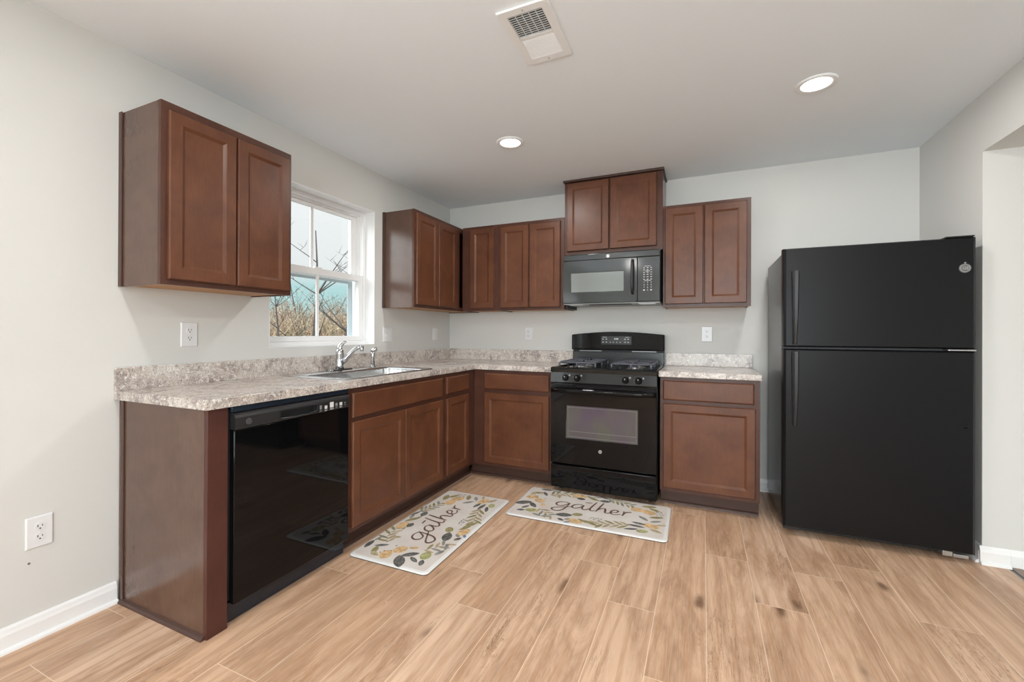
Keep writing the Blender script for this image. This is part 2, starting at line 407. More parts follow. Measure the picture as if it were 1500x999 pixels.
# baseboards with an ogee top and a white shoe
def base_run(name, mp, u0, u1, d0=0.0):
    pr = [(0, 0), (0.013, 0), (0.013, 0.062), (0.010, 0.072), (0.008, 0.082), (0.004, 0.090), (0, 0.090)]
    b = MB(mp); b.rings([[(u, d0+d, z) for d, z in pr] for u in (u0, u1)])
    sh = [(0.0135, 0), (0.026, 0), (0.025, 0.008), (0.021, 0.014), (0.0135, 0.017)]
    b.rings([[(u, d0+d, z) for d, z in sh] for u in (u0, u1)]); struct(b.build(name, trim_m))
base_run('baseboard_left', LEFT, PY1+0.06, -2.738)
base_run('baseboard_left_rear', LEFT, YB, PY0-0.06)
base_run('baseboard_back', BACK, 2.66, XR-0.001)
base_run('baseboard_right', lambda u, d, z: (XR-d, u, z), YJ, -0.03)
base_run('baseboard_jamb', lambda u, d, z: (u, YJ-d, z), XR-0.012, 3.722)
pr_ = MB(lambda u, d, z: (u, YJ-d, z)); pr_.rings([[(u, d, z) for d, z in [(0, 0.005), (0.013, 0.005), (0.013, 0.062), (0.010, 0.072), (0.004, 0.090), (0, 0.090)]] for u in (3.7225, XH)]); struct(pr_.build('baseboard_hall', trim_m))
base_run('baseboard_front', lambda u, d, z: (u, YB+d, z), 0.03, 3.7)

# ------------------------------------------------------------------ kitchen window (double hung) and added openings with fill lights
def ringbar(b, u0, u1, z0, z1, d0, d1, wl, wr, wb, wt):
    b.cells([u0, u0+wl, u1-wr, u1], [z0, z0+wb, z1-wt, z1], lambda u, z: not (u0+wl < u < u1-wr and z0+wb < z < z1-wt), d0, d1, 0.003)
WIN = lambda u, z, d: (-d, u, z)     # d = depth into the wall
def window():
    fr = MB(WIN); ringbar(fr, WY0+0.001, WY1-0.001, WZ0+0.001, WZ1-0.001, 0.198, 0.088, 0.026, 0.026, 0.03, 0.026)
    ringbar(fr, WY0+0.027, WY1-0.027, WZ0+0.031, WZ1-0.027, 0.150, 0.128, 0.012, 0.012, 0.012, 0.012)   # parting track
    w_ = struct(fr.build('window_1', vinyl_m))
    y0, y1 = WY0+0.028, WY1-0.028; zm = 1.585
    up = MB(WIN); ringbar(up, y0+0.012, y1-0.012, zm-0.02, WZ1-0.028, 0.182, 0.152, 0.05, 0.05, 0.035, 0.034)
    up.build('upper_sash', vinyl_m, w_)
    lo = MB(WIN); ringbar(lo, y0, y1, WZ0+0.032, zm+0.024, 0.126, 0.096, 0.036, 0.036, 0.034, 0.044)
    ls = lo.build('lower_sash', vinyl_m, w_)
    ym = (WY0+WY1)/2
    m1 = MB(WIN); m1.box(ym-0.011, ym+0.011, zm+0.015, WZ1-0.062, 0.161, 0.173, 0.002); m1.build('muntin', vinyl_m, w_)
    m2 = MB(WIN); m2.box(ym-0.011, ym+0.011, WZ0+0.066, zm-0.02, 0.105, 0.117, 0.002); m2.build('muntin', vinyl_m, w_)
    sc = MB(WIN); ringbar(sc, y0+0.012, y1-0.012, WZ0+0.032, zm-0.02, 0.190, 0.184, 0.05, 0.05, 0.02, 0.02); sc.build('screen_frame', M('grey_screen_frame', (0.55, 0.62, 0.66), 0.4), w_)
    g1 = MB(WIN); g1.box(y0+0.058, y1-0.058, zm+0.013, WZ1-0.06, 0.1655, 0.1685); g1.build('pane', glass_m, w_)
    g2 = MB(WIN); g2.box(y0+0.034, y1-0.034, WZ0+0.064, zm-0.018, 0.1095, 0.1125); g2.build('pane', glass_m, w_)
    ln = MB(WIN); ln.cells([WY0, WY0+0.004, WY1-0.004, WY1], [WZ0, WZ0+0.004, WZ1-0.004, WZ1], lambda u, z: not (WY0+0.004 < u < WY1-0.004 and WZ0+0.004 < z < WZ1-0.004), 0.0875, -0.001); ln.build('daylit_return_liner', trim_m, w_)  # added white lining, puts the return's daylit brightness into its colour
    lk = MB(WIN); lk.box(ym-0.03, ym+0.03, zm+0.0245, zm+0.036, 0.100, 0.122, 0.003); lk.build('sash_lock', vinyl_m, w_)
window()
def fill_strips(name, loc, aim, sx, sz, W, tilt=1.1, n=5):
    # fill strips added outside the panes, tilted up to brighten ceiling and walls
    for k in range(n):
        l = bpy.data.lights.new(name, 'AREA'); l.shape = 'RECTANGLE'; l.size = sx; l.size_y = sz/n*0.9; l.energy = W/n; l.color = FILL_COL; l.spread = radians(150)
        o = bpy.data.objects.new(name, l); COL.objects.link(o); o.location = (loc[0], loc[1], loc[2]-sz/2+sz*(k+0.5)/n)
        o.rotation_euler = Vector((aim[0], aim[1], tilt)).to_track_quat('-Z', 'Y').to_euler()
def added_door():  # unseen glass door, added as an opening for fill light
    fr = MB(WIN); ringbar(fr, PY0+0.002, PY1-0.002, 0.006, PZ1-0.002, 0.16, 0.05, 0.05, 0.05, 0.04, 0.05)
    d_ = struct(fr.build('added_door_1', vinyl_m))
    mid = (PY0+PY1)/2
    for nme, a, c, d0 in (('fixed_panel', PY0+0.053, mid+0.03, 0.10), ('sliding_panel', mid-0.03, PY1-0.053, 0.06)):
        p = MB(WIN); ringbar(p, a, c, 0.047, PZ1-0.053, d0+0.035, d0, 0.06, 0.06, 0.09, 0.06); q = p.build(nme, vinyl_m, d_)
        g = MB(WIN); g.box(a+0.058, c-0.058, 0.135, PZ1-0.11, d0+0.015, d0+0.02); g.build('pane', glass_m, q)
    fill_strips('fill_light', (-0.40, mid, PZ1/2+0.02), (1, 0), PY1-PY0-0.1, PZ1-0.15, FILL_PATIO)
added_door()
def added_hall_window():  # unseen hall window, added to let fill light in
    fr = MB(lambda u, z, d: (XH+d, u, z)); ringbar(fr, HY0+0.002, HY1-0.002, HZ0+0.002, HZ1-0.002, 0.12, 0.04, 0.05, 0.05, 0.05, 0.05)
    w_ = struct(fr.build('added_window_2', vinyl_m))
    for k in (1, 2):
        y = HY0+(HY1-HY0)*k/3; m = MB(lambda u, z, d: (XH+d, u, z)); m.box(y-0.03, y+0.03, HZ0+0.053, HZ1-0.053, 0.05, 0.11, 0.003); m.build('mullion', vinyl_m, w_)
    for k in range(3):
        a = HY0+(HY1-HY0)*k/3+0.054; c = HY0+(HY1-HY0)*(k+1)/3-0.054
        g = MB(lambda u, z, d: (XH+d, u, z)); g.box(a, c, HZ0+0.054, HZ1-0.054, 0.07, 0.076); g.build('pane', glass_m, w_)
    fill_strips('fill_light', (XH+0.36, (HY0+HY1)/2, (HZ0+HZ1)/2), (-1, 0), HY1-HY0-0.1, HZ1-HZ0-0.1, FILL_HALL)
added_hall_window()
def added_front_window():  # unseen window added behind the camera for frontal fill
    mp = lambda u, z, d: (u, YB-d, z)
    fr = MB(mp); ringbar(fr, GX0+0.002, GX1-0.002, GZ0+0.002, GZ1-0.002, 0.12, 0.04, 0.05, 0.05, 0.05, 0.05)
    w_ = struct(fr.build('added_window_3', vinyl_m)); xm = (GX0+GX1)/2
    m = MB(mp); m.box(xm-0.03, xm+0.03, GZ0+0.053, GZ1-0.053, 0.05, 0.11, 0.003); m.build('mullion', vinyl_m, w_)
    for a, c in ((GX0+0.054, xm-0.032), (xm+0.032, GX1-0.054)):
        g = MB(mp); g.box(a, c, GZ0+0.054, GZ1-0.054, 0.07, 0.076); g.build('pane', glass_m, w_)
    fill_strips('fill_light', (xm, YB-0.36, (GZ0+GZ1)/2), (0, 1), GX1-GX0-0.1, GZ1-GZ0-0.1, FILL_FRONT, 0.35)
added_front_window()
pl = bpy.data.lights.new('daylight_portal', 'AREA'); pl.shape = 'RECTANGLE'; pl.size = WY1-WY0; pl.size_y = WZ1-WZ0; pl.cycles.is_portal = True
o = bpy.data.objects.new('daylight_portal', pl); COL.objects.link(o); o.location = (-0.21, (WY0+WY1)/2, (WZ0+WZ1)/2); o.rotation_euler = Vector((1, 0, 0)).to_track_quat('-Z', 'Z').to_euler()

# ------------------------------------------------------------------ cabinets
def door_part(parent, mp, u0, u1, z0, z1, d0, name='door', rail=0.052):
    def R(i, d): return [(u0+i, d0+d, z0+i), (u1-i, d0+d, z0+i), (u1-i, d0+d, z1-i), (u0+i, d0+d, z1-i)]
    r = rail; b = MB(mp)
    rings = [R(r+0.010, 0.0), R(0, 0.0), R(0, 0.013), R(0.004, 0.019), R(r-0.004, 0.019), R(r, 0.0168), R(r+0.010, 0.0105)]
    b.rings(rings + [rings[0]], False, False)
    bmesh.ops.remove_doubles(b.bm, verts=b.bm.verts[:], dist=1e-6)
    d = b.build(name, door_m, parent)
    i = r+0.010
    p = MB(mp); p.box(u0+i, u1-i, d0+0.003, d0+0.0105, z0+i, z1-i); p.build('door_panel', door_m, d)
    return d
def drawer_front(parent, mp, u0, u1, z0, z1, d0, name='drawer_front'):
    def R(i, d): return [(u0+i, d0+d, z0+i), (u1-i, d0+d, z0+i), (u1-i, d0+d, z1-i), (u0+i, d0+d, z1-i)]
    b = MB(mp); b.rings([R(0, 0), R(0, 0.012), R(0.003, 0.0165), R(0.009, 0.019)]); return b.build(name, door_m, parent)
def face_frame(parent, mp, u0, u1, z0, z1, d0, d1, stiles, rails):
    """stiles: list of (u0,u1); rails: list of (z0,z1)"""
    b = MB(mp)
    xs = sorted({u0, u1, *[x for s in stiles for x in s]}); zs = sorted({z0, z1, *[x for s in rails for x in s]})
    ins = lambda u, z: any(a < u < c for a, c in stiles) or any(a < z < c for a, c in rails)
    bb = MB(lambda u, z, d: mp(u, d, z)); bb.cells(xs, zs, ins, d0, d1, 0.001); b.bm.free()
    return bb.build('face_frame', frame_m, parent)

ZB, ZT, UD = 1.365, 2.1206, 0.3013
def upper(label, mp, u0, u1, doors, loc, z0=ZB, z1=ZT, dz0=1.388, dz1=2.088, scribe=None, stiles=None, group=None):
    t = thing('wall_cabinet', loc, label, 'cabinet', group)
    fd = UD-0.019; g = 0.0006
    c = MB(mp)
    c.box(u0+g, u0+0.013, 0.001, fd, z0, z1-0.001); c.box(u1-0.013, u1-g, 0.001, fd, z0, z1-0.001)
    c.box(u0+0.013, u1-0.013, 0.001, fd, z1-0.02, z1-0.006); c.box(u0+0.013, u1-0.013, 0.001, 0.008, z0+0.02, z1-0.02)
    c.build('carcass', side_m, t)
    m = MB(mp); m.box(u0+0.0135, u1-0.0135, 0.001, fd-0.0005, z0+0.006, z0+0.019); m.build('bottom_panel', maple_m, t)
    if stiles is None: stiles = [(u0, doors[0][0]+0.012), (doors[-1][1]-0.012, u1)]
    stiles = [(max(a, u0+g), min(c_, u1-g)) for a, c_ in stiles]
    if len(doors) == 2:
        mid = (doors[0][1]+doors[1][0])/2; stiles.append((mid-0.02, mid+0.02))
    face_frame(t, mp, u0+g, u1-g, z0, z1, fd+0.0003, UD, stiles, [(z0, dz0+0.012), (dz1-0.012, z1)])
    for a, c_ in doors: door_part(t, mp, a, c_, dz0, dz1, UD+0.0005)
    if scribe:
        s_ = MB(mp); s_.box(u0-0.006, u0-0.0002, 0.001, 0.024, z0, z1+0.002, 0.001); s_.build('scribe_moulding', shoe_m, t)
    return t
G = 'wall cabinets'
upper('dark brown two-door wall cabinet left of the window', LEFT, -2.7303, -2.1081, [(-2.706, -2.421), (-2.413, -2.130)], (0, -2.42, ZB), scribe=True, dz1=2.085)
upper('brown wall cabinet on the window wall, running into the corner right of the window', LEFT, -1.0098, -0.001, [(-0.994, -0.693), (-0.684, -0.392)], (0, -0.65, ZB), scribe=True, dz1=2.092,
      stiles=[(-1.0098, -0.982), (-0.404, -0.322)])
upper('narrow single-door wall cabinet in the corner of the back wall', BACK, UD+0.0205, 0.675, [(0.405, 0.643)], (0.5, 0, ZB), dz1=2.100, stiles=[(UD, 0.417), (0.631, 0.675)])
upper('two-door wall cabinet between the corner cabinet and the microwave', BACK, 0.675, 1.280, [(0.706, 0.969), (0.980, 1.248)], (0.98, 0, ZB), dz1=2.092)
upper('two-door wall cabinet right of the microwave, above the short counter', BACK, 2.042, 2.6198, [(2.057, 2.316), (2.324, 2.593)], (2.33, 0, ZB), dz1=2.098)
# taller short cabinet above the microwave, with a top moulding reaching the ceiling
tm = upper('two-door cabinet above the microwave, mounted higher, top moulding at the ceiling', BACK, 1.2815, 2.0405, [(1.302, 1.641), (1.651, 1.996)], (1.66, 0, 1.81), z0=1.800, z1=2.392, dz0=1.832, dz1=2.384)
b = MB(BACK); b.box(1.273, 2.049, 0.001, UD+0.027, 2.3935, H-0.0008, 0.003); b.build('top_moulding', M('dark_moulding', (0.060, 0.028, 0.020), 0.4), tm)
# small light-rail end bracket shown under the microwave's left end
BZ0, BZ1 = 0.104, 0.8755
def base_cab(label, mp, u0, u1, fronts, doors, loc, stiles, name='base_cabinet', fz=(0.722, 0.848), dz=(0.130, 0.691), toe=None, c0=None):
    t = thing(name, loc, label, 'cabinet')
    F = 0.61; fd = F-0.019; g = 0.0006
    c0 = u0 if c0 is None else c0
    c = MB(mp)
    if name == 'sink_base_cabinet':
        c.box(c0+g, c0+0.016, 0.003, fd, BZ0, BZ1-0.0005); c.box(u1-0.016, u1-g, 0.003, fd, BZ0, BZ1-0.0005)
        c.box(c0+0.016, u1-0.016, 0.003, fd, BZ0, BZ0+0.016); c.box(c0+0.016, u1-0.016, 0.003, 0.010, BZ0+0.016, BZ1-0.0005)
    else: c.box(c0+g, u1-g, 0.003, fd, BZ0, BZ1-0.0005)
    c.build('carcass', side_m, t)
    stiles = [(max(a, u0+g), min(b_, u1-g)) for a, b_ in stiles]
    face_frame(t, mp, u0+g, u1-g, BZ0, BZ1-0.0005, fd+0.0003, F, stiles, [(BZ0, dz[0]+0.012), (dz[1]-0.008, fz[0]+0.008), (fz[1]-0.01, BZ1-0.0005)])
    for a, b_ in fronts: drawer_front(t, mp, a, b_, fz[0], fz[1], F+0.0005)
    for a, b_ in doors: door_part(t, mp, a, b_, dz[0], dz[1], F+0.0005)
    a, b_ = toe or (u0, u1)
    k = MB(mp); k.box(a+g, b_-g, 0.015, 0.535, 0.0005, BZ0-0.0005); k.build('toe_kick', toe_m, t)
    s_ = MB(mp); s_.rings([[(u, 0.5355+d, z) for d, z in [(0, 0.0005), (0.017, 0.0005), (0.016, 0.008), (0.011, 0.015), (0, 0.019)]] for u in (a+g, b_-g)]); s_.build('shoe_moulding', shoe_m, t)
    return t
base_cab('sink base cabinet with one wide false front over two doors', LEFT, -2.005, -1.080, [(-1.988, -1.107)], [(-1.988, -1.541), (-1.536, -1.105)], (0.3, -1.54, 0),
         [(-2.005, -1.975), (-1.12, -1.080), (-1.56, -1.515)], name='sink_base_cabinet', fz=(0.715, 0.848))
base_cab('narrow base cabinet between the sink base and the inside corner', LEFT, -1.080, -0.612, [(-1.050, -0.726)], [(-1.045, -0.726)], (0.3, -0.85, 0), [(-1.080, -1.035), (-0.738, -0.612)], toe=(-1.080, -0.553))
base_cab('base cabinet left of the stove, one drawer over one door', BACK, 0.6105, 1.2745, [(0.711, 1.258)], [(0.712, 1.260)], (0.94, -0.3, 0), [(0.61, 0.724), (1.246, 1.2745)], toe=(0.5535, 1.2745), c0=0.01)
base_cab('base cabinet right of the stove, one drawer over one door', BACK, 2.0505, 2.6451, [(2.070, 2.611)], [(2.072, 2.618)], (2.35, -0.3, 0), [(2.0505, 2.084), (2.602, 2.6451)], fz=(0.722, 0.852), dz=(0.130, 0.697))
# finished end panel by the dishwasher
t = thing('end_panel', (0.3, -2.70, 0), 'tall brown end panel closing the counter run left of the dishwasher', 'panel')
b = MB(); b.box(0.002, 0.590, -2.7286, -2.712, 0.0005, BZ1-0.0005); b.box(0.02, 0.590, -2.668, -2.652, 0.0005, BZ1-0.0005); b.build('side_panel', side_m, t)
b = MB(); b.box(0.5905, 0.610, -2.7286, -2.650, 0.0005, BZ1-0.0005, 0.0012); b.build('filler_strip', filler_m, t)
b = MB(); b.box(0.027, 0.045, -2.7345, -2.7288, 0.014, BZ1-0.001, 0.001); b.build('scribe_moulding', shoe_m, t)
b = MB(lambda u, d, z: (u, -2.7288-d, z)); b.rings([[(u, d, z) for d, z in [(0, 0.0005), (0.016, 0.0005), (0.015, 0.007), (0.010, 0.013), (0, 0.017)]] for u in (0.028, 0.598)]); b.build('shoe_moulding', shoe_m, t)

# ------------------------------------------------------------------ countertops and sink
CZ0, CZ1, CD = 0.8762, 0.914, 0.635
YL = -2.7488
SX0, SX1, SY0, SY1 = 0.085, 0.585, -1.985, -1.155       # sink rim
t = thing('countertop', (0.3, -1.4, CZ0), 'L-shaped speckled laminate countertop with the sink', 'countertop')
b = MB()
b.cells([0.001, SX0+0.02, SX1-0.02, CD, 1.283], [YL, SY0+0.02, SY1-0.02, -CD, -0.001],
        lambda x, y: (x < CD or y > -CD) and not (SX0+0.02 < x < SX1-0.02 and SY0+0.02 < y < SY1-0.02), CZ0, CZ1, 0.003)
b.build('slab', counter_m, t)
b = MB(); b.cells([0.001, 0.020, 1.283], [YL, -0.020, -0.001], lambda x, y: x < 0.02 or y > -0.02, CZ1+0.0003, 1.0143, 0.002); b.build('backsplash', counter_m, t)
t = thing('countertop', (2.35, -0.3, CZ0), 'short straight speckled countertop between stove and refrigerator', 'countertop')
b = MB(); b.box(2.042, 2.6528, -CD, -0.001, CZ0, CZ1, 0.003); b.build('slab', counter_m, t)
b = MB(); b.box(2.042, 2.6528, -0.020, -0.001, CZ1+0.0003, 1.0143, 0.002); b.build('backsplash', counter_m, t)

def rrect(x0, x1, y0, y1, r, n=5):
    pts = []
    for cx, cy, a0 in ((x1-r, y1-r, 0), (x0+r, y1-r, pi/2), (x0+r, y0+r, pi), (x1-r, y0+r, 3*pi/2)):
        for i in range(n+1):
            a = a0 + pi/2*i/n; pts.append((cx+r*cos(a), cy+r*sin(a)))
    return pts
t = thing('kitchen_sink', (0.33, -1.57, CZ1), 'stainless steel drop-in sink set in the counter under the window', 'sink')
b = MB()
ro = rrect(SX0, SX1, SY0, SY1, 0.03); bx = (SX0+0.105, SX1-0.035, SY0+0.045, SY1-0.045)
ri = rrect(*bx, 0.05)
z = CZ1+0.0006
def ringz(p, zz): return [(x, y, zz) for x, y in p]
b.rings([ringz(ro, z), ringz(rrect(SX0+0.004, SX1-0.004, SY0+0.004, SY1-0.004, 0.028), z+0.0045), ringz(rrect(SX0+0.012, SX1-0.012, SY0+0.012, SY1-0.012, 0.024), z+0.0035),
         ringz(ri, z+0.003), ringz(rrect(bx[0]+0.006, bx[1]-0.006, bx[2]+0.006, bx[3]-0.006, 0.047), z-0.006)], False, False, True)
b.build('rim', steel, t, recalc=True)
b = MB()
I = lambda k, r: rrect(bx[0]+k, bx[1]-k, bx[2]+k, bx[3]-k, r)
b.rings([ringz(I(0.0065, 0.047), z-0.0065), ringz(I(0.014, 0.045), z-0.14), ringz(I(0.03, 0.04), z-0.165), ringz(I(0.07, 0.03), z-0.170)], False, True, True)
b.rings([ringz(I(0.0050, 0.048), z-0.0065), ringz(I(0.0125, 0.046), z-0.141), ringz(I(0.0285, 0.041), z-0.1665), ringz(I(0.07, 0.03), z-0.1715)], False, True, True)
b.build('bowl', steel, t, recalc=False)
b = MB(); b.lathe([(0.055, 0), (0.052, 0.004), (0.04, 0.002), (0.015, 0.001)], (0.36, -1.57, z-0.1698)); b.build('drain', chrome, t)
# faucet
FX, FY, FZ = 0.122, -1.578, z+0.0042
t = thing('faucet', (FX, FY, FZ), 'chrome single-lever faucet at the back of the sink', 'faucet')
b = MB(); b.rings([ringz(rrect(FX-0.028, FX+0.028, FY-0.105, FY+0.105, 0.027), FZ), ringz(rrect(FX-0.028, FX+0.028, FY-0.105, FY+0.105, 0.027), FZ+0.006), ringz(rrect(FX-0.020, FX+0.020, FY-0.095, FY+0.095, 0.019), FZ+0.013)], True, True, True)
b.build('deck_plate', M('dark_chrome', (0.30, 0.30, 0.30), 0.1, 1.0), t)
b = MB(); b.lathe([(0.027, 0.0135), (0.0265, 0.03), (0.025, 0.06), (0.0245, 0.095), (0.026, 0.105), (0.0255, 0.125), (0.020, 0.138), (0.010, 0.143)], (FX, FY, FZ)); b.build('body', chrome, t)
b = MB(); b.tube([(FX-0.004, FY, FZ+0.125), (FX-0.006, FY+0.002, FZ+0.145), (FX+0.000, FY+0.006, FZ+0.165), (FX+0.014, FY+0.016, FZ+0.183), (FX+0.030, FY+0.024, FZ+0.190)], [0.020, 0.021, 0.018, 0.013, 0.008], 12, True, 0.75); b.build('lever_handle', chrome, t)
b = MB(); b.tube([(FX+0.015, FY+0.004, FZ+0.055), (FX+0.035, FY+0.014, FZ+0.075), (FX+0.060, FY+0.028, FZ+0.108), (FX+0.085, FY+0.040, FZ+0.136), (FX+0.110, FY+0.052, FZ+0.152), (FX+0.132, FY+0.062, FZ+0.156)], [0.019, 0.018, 0.0155, 0.0135, 0.012, 0.012], 14); b.build('spout', chrome, t)
b = MB(); b.lathe([(0.0125, 0.0), (0.0125, -0.030), (0.0105, -0.034)], (FX+0.132, FY+0.062, FZ+0.162)); b.build('aerator', chrome, t)
t = thing('side_sprayer', (0.118, -1.255, FZ), 'small chrome side sprayer standing right of the faucet', 'sprayer')
b = MB(); b.lathe([(0.022, 0), (0.021, 0.006), (0.015, 0.012), (0.0135, 0.02)], (0.118, -1.255, FZ)); b.build('base', chrome, t)
b = MB(); b.lathe([(0.0145, 0.020), (0.0135, 0.07), (0.0155, 0.095), (0.013, 0.112)], (0.118, -1.255, FZ), n=18); b.build('wand', chrome, t)
b = MB(); b.tube([(0.114, -1.258, FZ+0.104), (0.120, -1.252, FZ+0.120), (0.132, -1.244, FZ+0.128), (0.142, -1.238, FZ+0.129)], [0.013, 0.018, 0.018, 0.013], 12); b.build('spray_head', chrome, t)

# ------------------------------------------------------------------ badge: round monogram disc
def badge(parent, c, normal, r, face=silver, mark=badge_dark, txt='GE'):
    n = Vector(normal); up = Vector((0, 0, 1)); x = up.cross(n).normalized()
    ax = 'x' if abs(n.x) > 0.5 else 'y'; sg = n.x if ax == 'x' else n.y
    b = MB(); b.lathe([(r, 0), (r, 0.0022*sg), (r*0.93, 0.003*sg)], c, ax, 28); o = b.build('badge', face, parent)
    c2 = Vector(c)+n*0.0031
    rr = MB(); rr.lathe([(r*0.80, 0), (r*0.80, 0.0004*sg), (r*0.72, 0.0004*sg), (r*0.72, 0)], tuple(c2), ax, 28, cap=False); rr.build('badge_ring', mark, o)
    text_part('monogram', txt, r*0.86, mark, o, c2+n*0.0004, x, up, 0.0003, shear=0.25)
    return o

# ------------------------------------------------------------------ dishwasher
t = thing('dishwasher', (0.3, -2.33, 0), 'black built-in dishwasher between the end panel and the sink base', 'dishwasher')
D0, D1 = -2.637, -2.021
b = MB(); b.box(0.03, 0.598, -2.646, -2.010, 0.10, 0.862); b.build('tub', black_matte, t)
b = MB(); b.box(0.598, 0.618, -2.640, -2.014, 0.8495, 0.8725, 0.002); b.build('top_trim', M('blue_sheen_trim', (0.03, 0.045, 0.07), 0.25, 0.6), t)  # bluish reflection put into the trim colour
dw = MB(LEFT); dw.box(D0, D1, 0.5985, 0.628, 0.088, 0.779, 0.004); dw.build('door', black_gloss, t)
b = MB(LEFT)
pk = (-2.432, -2.232, 0.789, 0.822)
prof = [(0.5985, 0.7815), (0.6315, 0.7815), (0.634, 0.785), (0.634, 0.828), (0.630, 0.838), (0.618, 0.847), (0.5985, 0.847)]
for a, c_ in ((D0, pk[0]), (pk[1], D1)): b.rings([[(u, d, zz) for d, zz in prof] for u in (a, c_)])
lo_ = [(0.5985, 0.7815), (0.6315, 0.7815), (0.634, 0.785), (0.634, pk[2]), (0.5985, pk[2])]
hi_ = [(0.5985, pk[3]), (0.634, pk[3]), (0.634, 0.828), (0.630, 0.838), (0.618, 0.847), (0.5985, 0.847)]
for pp in (lo_, hi_): b.rings([[(u, d, zz) for d, zz in pp] for u in (pk[0], pk[1])])
cp = b.build('control_panel', black_satin, t)
b = MB(LEFT); b.box(pk[0]+0.0005, pk[1]-0.0005, 0.5988, 0.606, pk[2]+0.0005, pk[3]-0.0005); b.build('handle_pocket', black_matte, cp)
b = MB(LEFT); b.tube([LEFT(0, 0, 0) and (pk[0]+0.002, 0.6345, pk[2]+0.003), (-2.36, 0.6375, pk[2]-0.001), (-2.29, 0.6375, pk[2]-0.001), (pk[1]-0.004, 0.6345, pk[2]+0.006), (pk[1]+0.003, 0.633, pk[3]-0.01)], 0.0035, 8); b.build('handle_lip', black_satin, cp)
for i, (y, zz, w_, h_) in enumerate([(-2.212, 0.806, 0.012, 0.020), (-2.180, 0.803, 0.016, 0.016), (-2.143, 0.810, 0.024, 0.026), (-2.112, 0.806, 0.014, 0.014), (-2.083, 0.806, 0.018, 0.016), (-2.055, 0.808, 0.010, 0.006)]):
    b = MB(LEFT); b.box(y-w_/2, y+w_/2, 0.6342, 0.6355, zz-h_/2, zz+h_/2, 0.0005)
    for q in range(2): b.box(y-w_/2, y+w_/2, 0.6342, 0.6348, zz-h_/2-0.006-q*0.004, zz-h_/2-0.0045-q*0.004)
    b.build('button', ink if i in (1, 2, 4) else ink_dim, cp)
b = MB(LEFT); b.box(-2.645, -2.012, 0.50, 0.585, 0.004, 0.083, 0.002); b.build('kick_plate', M('kick_blue_sheen', (0.012, 0.016, 0.025), 0.2), t)  # dark blue sheen painted into the kick plate's base colour
badge(cp, (0.6342, -2.580, 0.807), (1, 0, 0), 0.013, M('dim_badge', (0.06, 0.06, 0.06), 0.4))

# ------------------------------------------------------------------ gas range
RX0, RX1 = 1.2895, 2.0365; RC = (RX0+RX1)/2
t = thing('gas_range', (RC, -0.35, 0), 'black freestanding gas stove with oven between two base cabinets', 'stove')
b = MB(BACK); b.box(RX0, RX1, 0.02, 0.635, 0.035, 0.893, 0.003); b.build('body', black_mid, t)
for u in (RX0+0.05, RX1-0.05):
    for d in (0.09, 0.56):
        b = MB(); b.lathe([(0.018, 0.0005), (0.018, 0.01), (0.010, 0.012), (0.010, 0.0345)], (u, -d, 0), n=14); b.build('leveling_foot', black_matte, t)
# cooktop with rolled front
b = MB(BACK)
pf = [(0.115, 0.8935), (0.660, 0.8935), (0.672, 0.885), (0.678, 0.885), (0.680, 0.900), (0.674, 0.914), (0.655, 0.921), (0.640, 0.921), (0.625, 0.907), (0.115, 0.907)]
b.rings([[(u, d, zz) for d, zz in pf] for u in (RX0, RX1)])
for u0, u1 in ((RX0, RX0+0.022), (RX1-0.022, RX1)): b.box(u0, u1, 0.115, 0.640, 0.9072, 0.921, 0.004)
b.build('cooktop', black_mid, t)
def burner(u, d, r):
    b = MB(); b.lathe([(r+0.02, 0), (r+0.016, 0.004), (r, 0.006), (r, 0.016), (r*0.9, 0.018)], (u, -d, 0.9075), n=24)
    q = b.build('burner', M('burner_metal', (0.30, 0.30, 0.30), 0.35, 0.8), t)
    b = MB(); b.lathe([(r*0.85, 0), (r*0.9, 0.006), (r*0.8, 0.011), (0.01, 0.012)], (u, -d, 0.926), n=24); b.build('burner_cap', iron, q)
GR = ((RX0+0.045, RX0+0.315), (RX1-0.315, RX1-0.045))
for g0, g1 in GR:
    gc = (g0+g1)/2
    for d in (0.245, 0.500): burner(gc, d, 0.038)
for g0, g1 in GR:
    gc = (g0+g1)/2; b = MB(); y0, y1 = -0.605, -0.145; zt = 0.952; r = 0.0075
    fr = rrect(g0, g1, y0, y1, 0.03, 4); pts = [(x, y, zt) for x, y in fr] + [(fr[0][0], fr[0][1], zt)]
    b.tube(pts, r, 6)
    b.tube([(g0, -0.375, zt), (g1, -0.375, zt)], r, 6)
    for d in (0.245, 0.500):
        for a in range(4):
            ang = pi/4 + a*pi/2 if False else a*pi/2
            dx, dy = cos(ang), sin(ang)
            L = (g1-g0)/2 if a % 2 == 0 else 0.11
            b.tube([(gc+dx*0.028, -d+dy*0.028, zt+0.004), (gc+dx*0.07, -d+dy*0.07, zt+0.005), (gc+dx*L, -d+dy*L, zt)], r*0.9, 6)
    for x in (g0, gc, g1):
        for y in (y0, -0.375, y1):
            if x == gc and y == -0.375: continue
            b.tube([(x, y, zt), (x, y, 0.9085)], [r, r*1.1], 6)
    b.build('grate', iron, t)
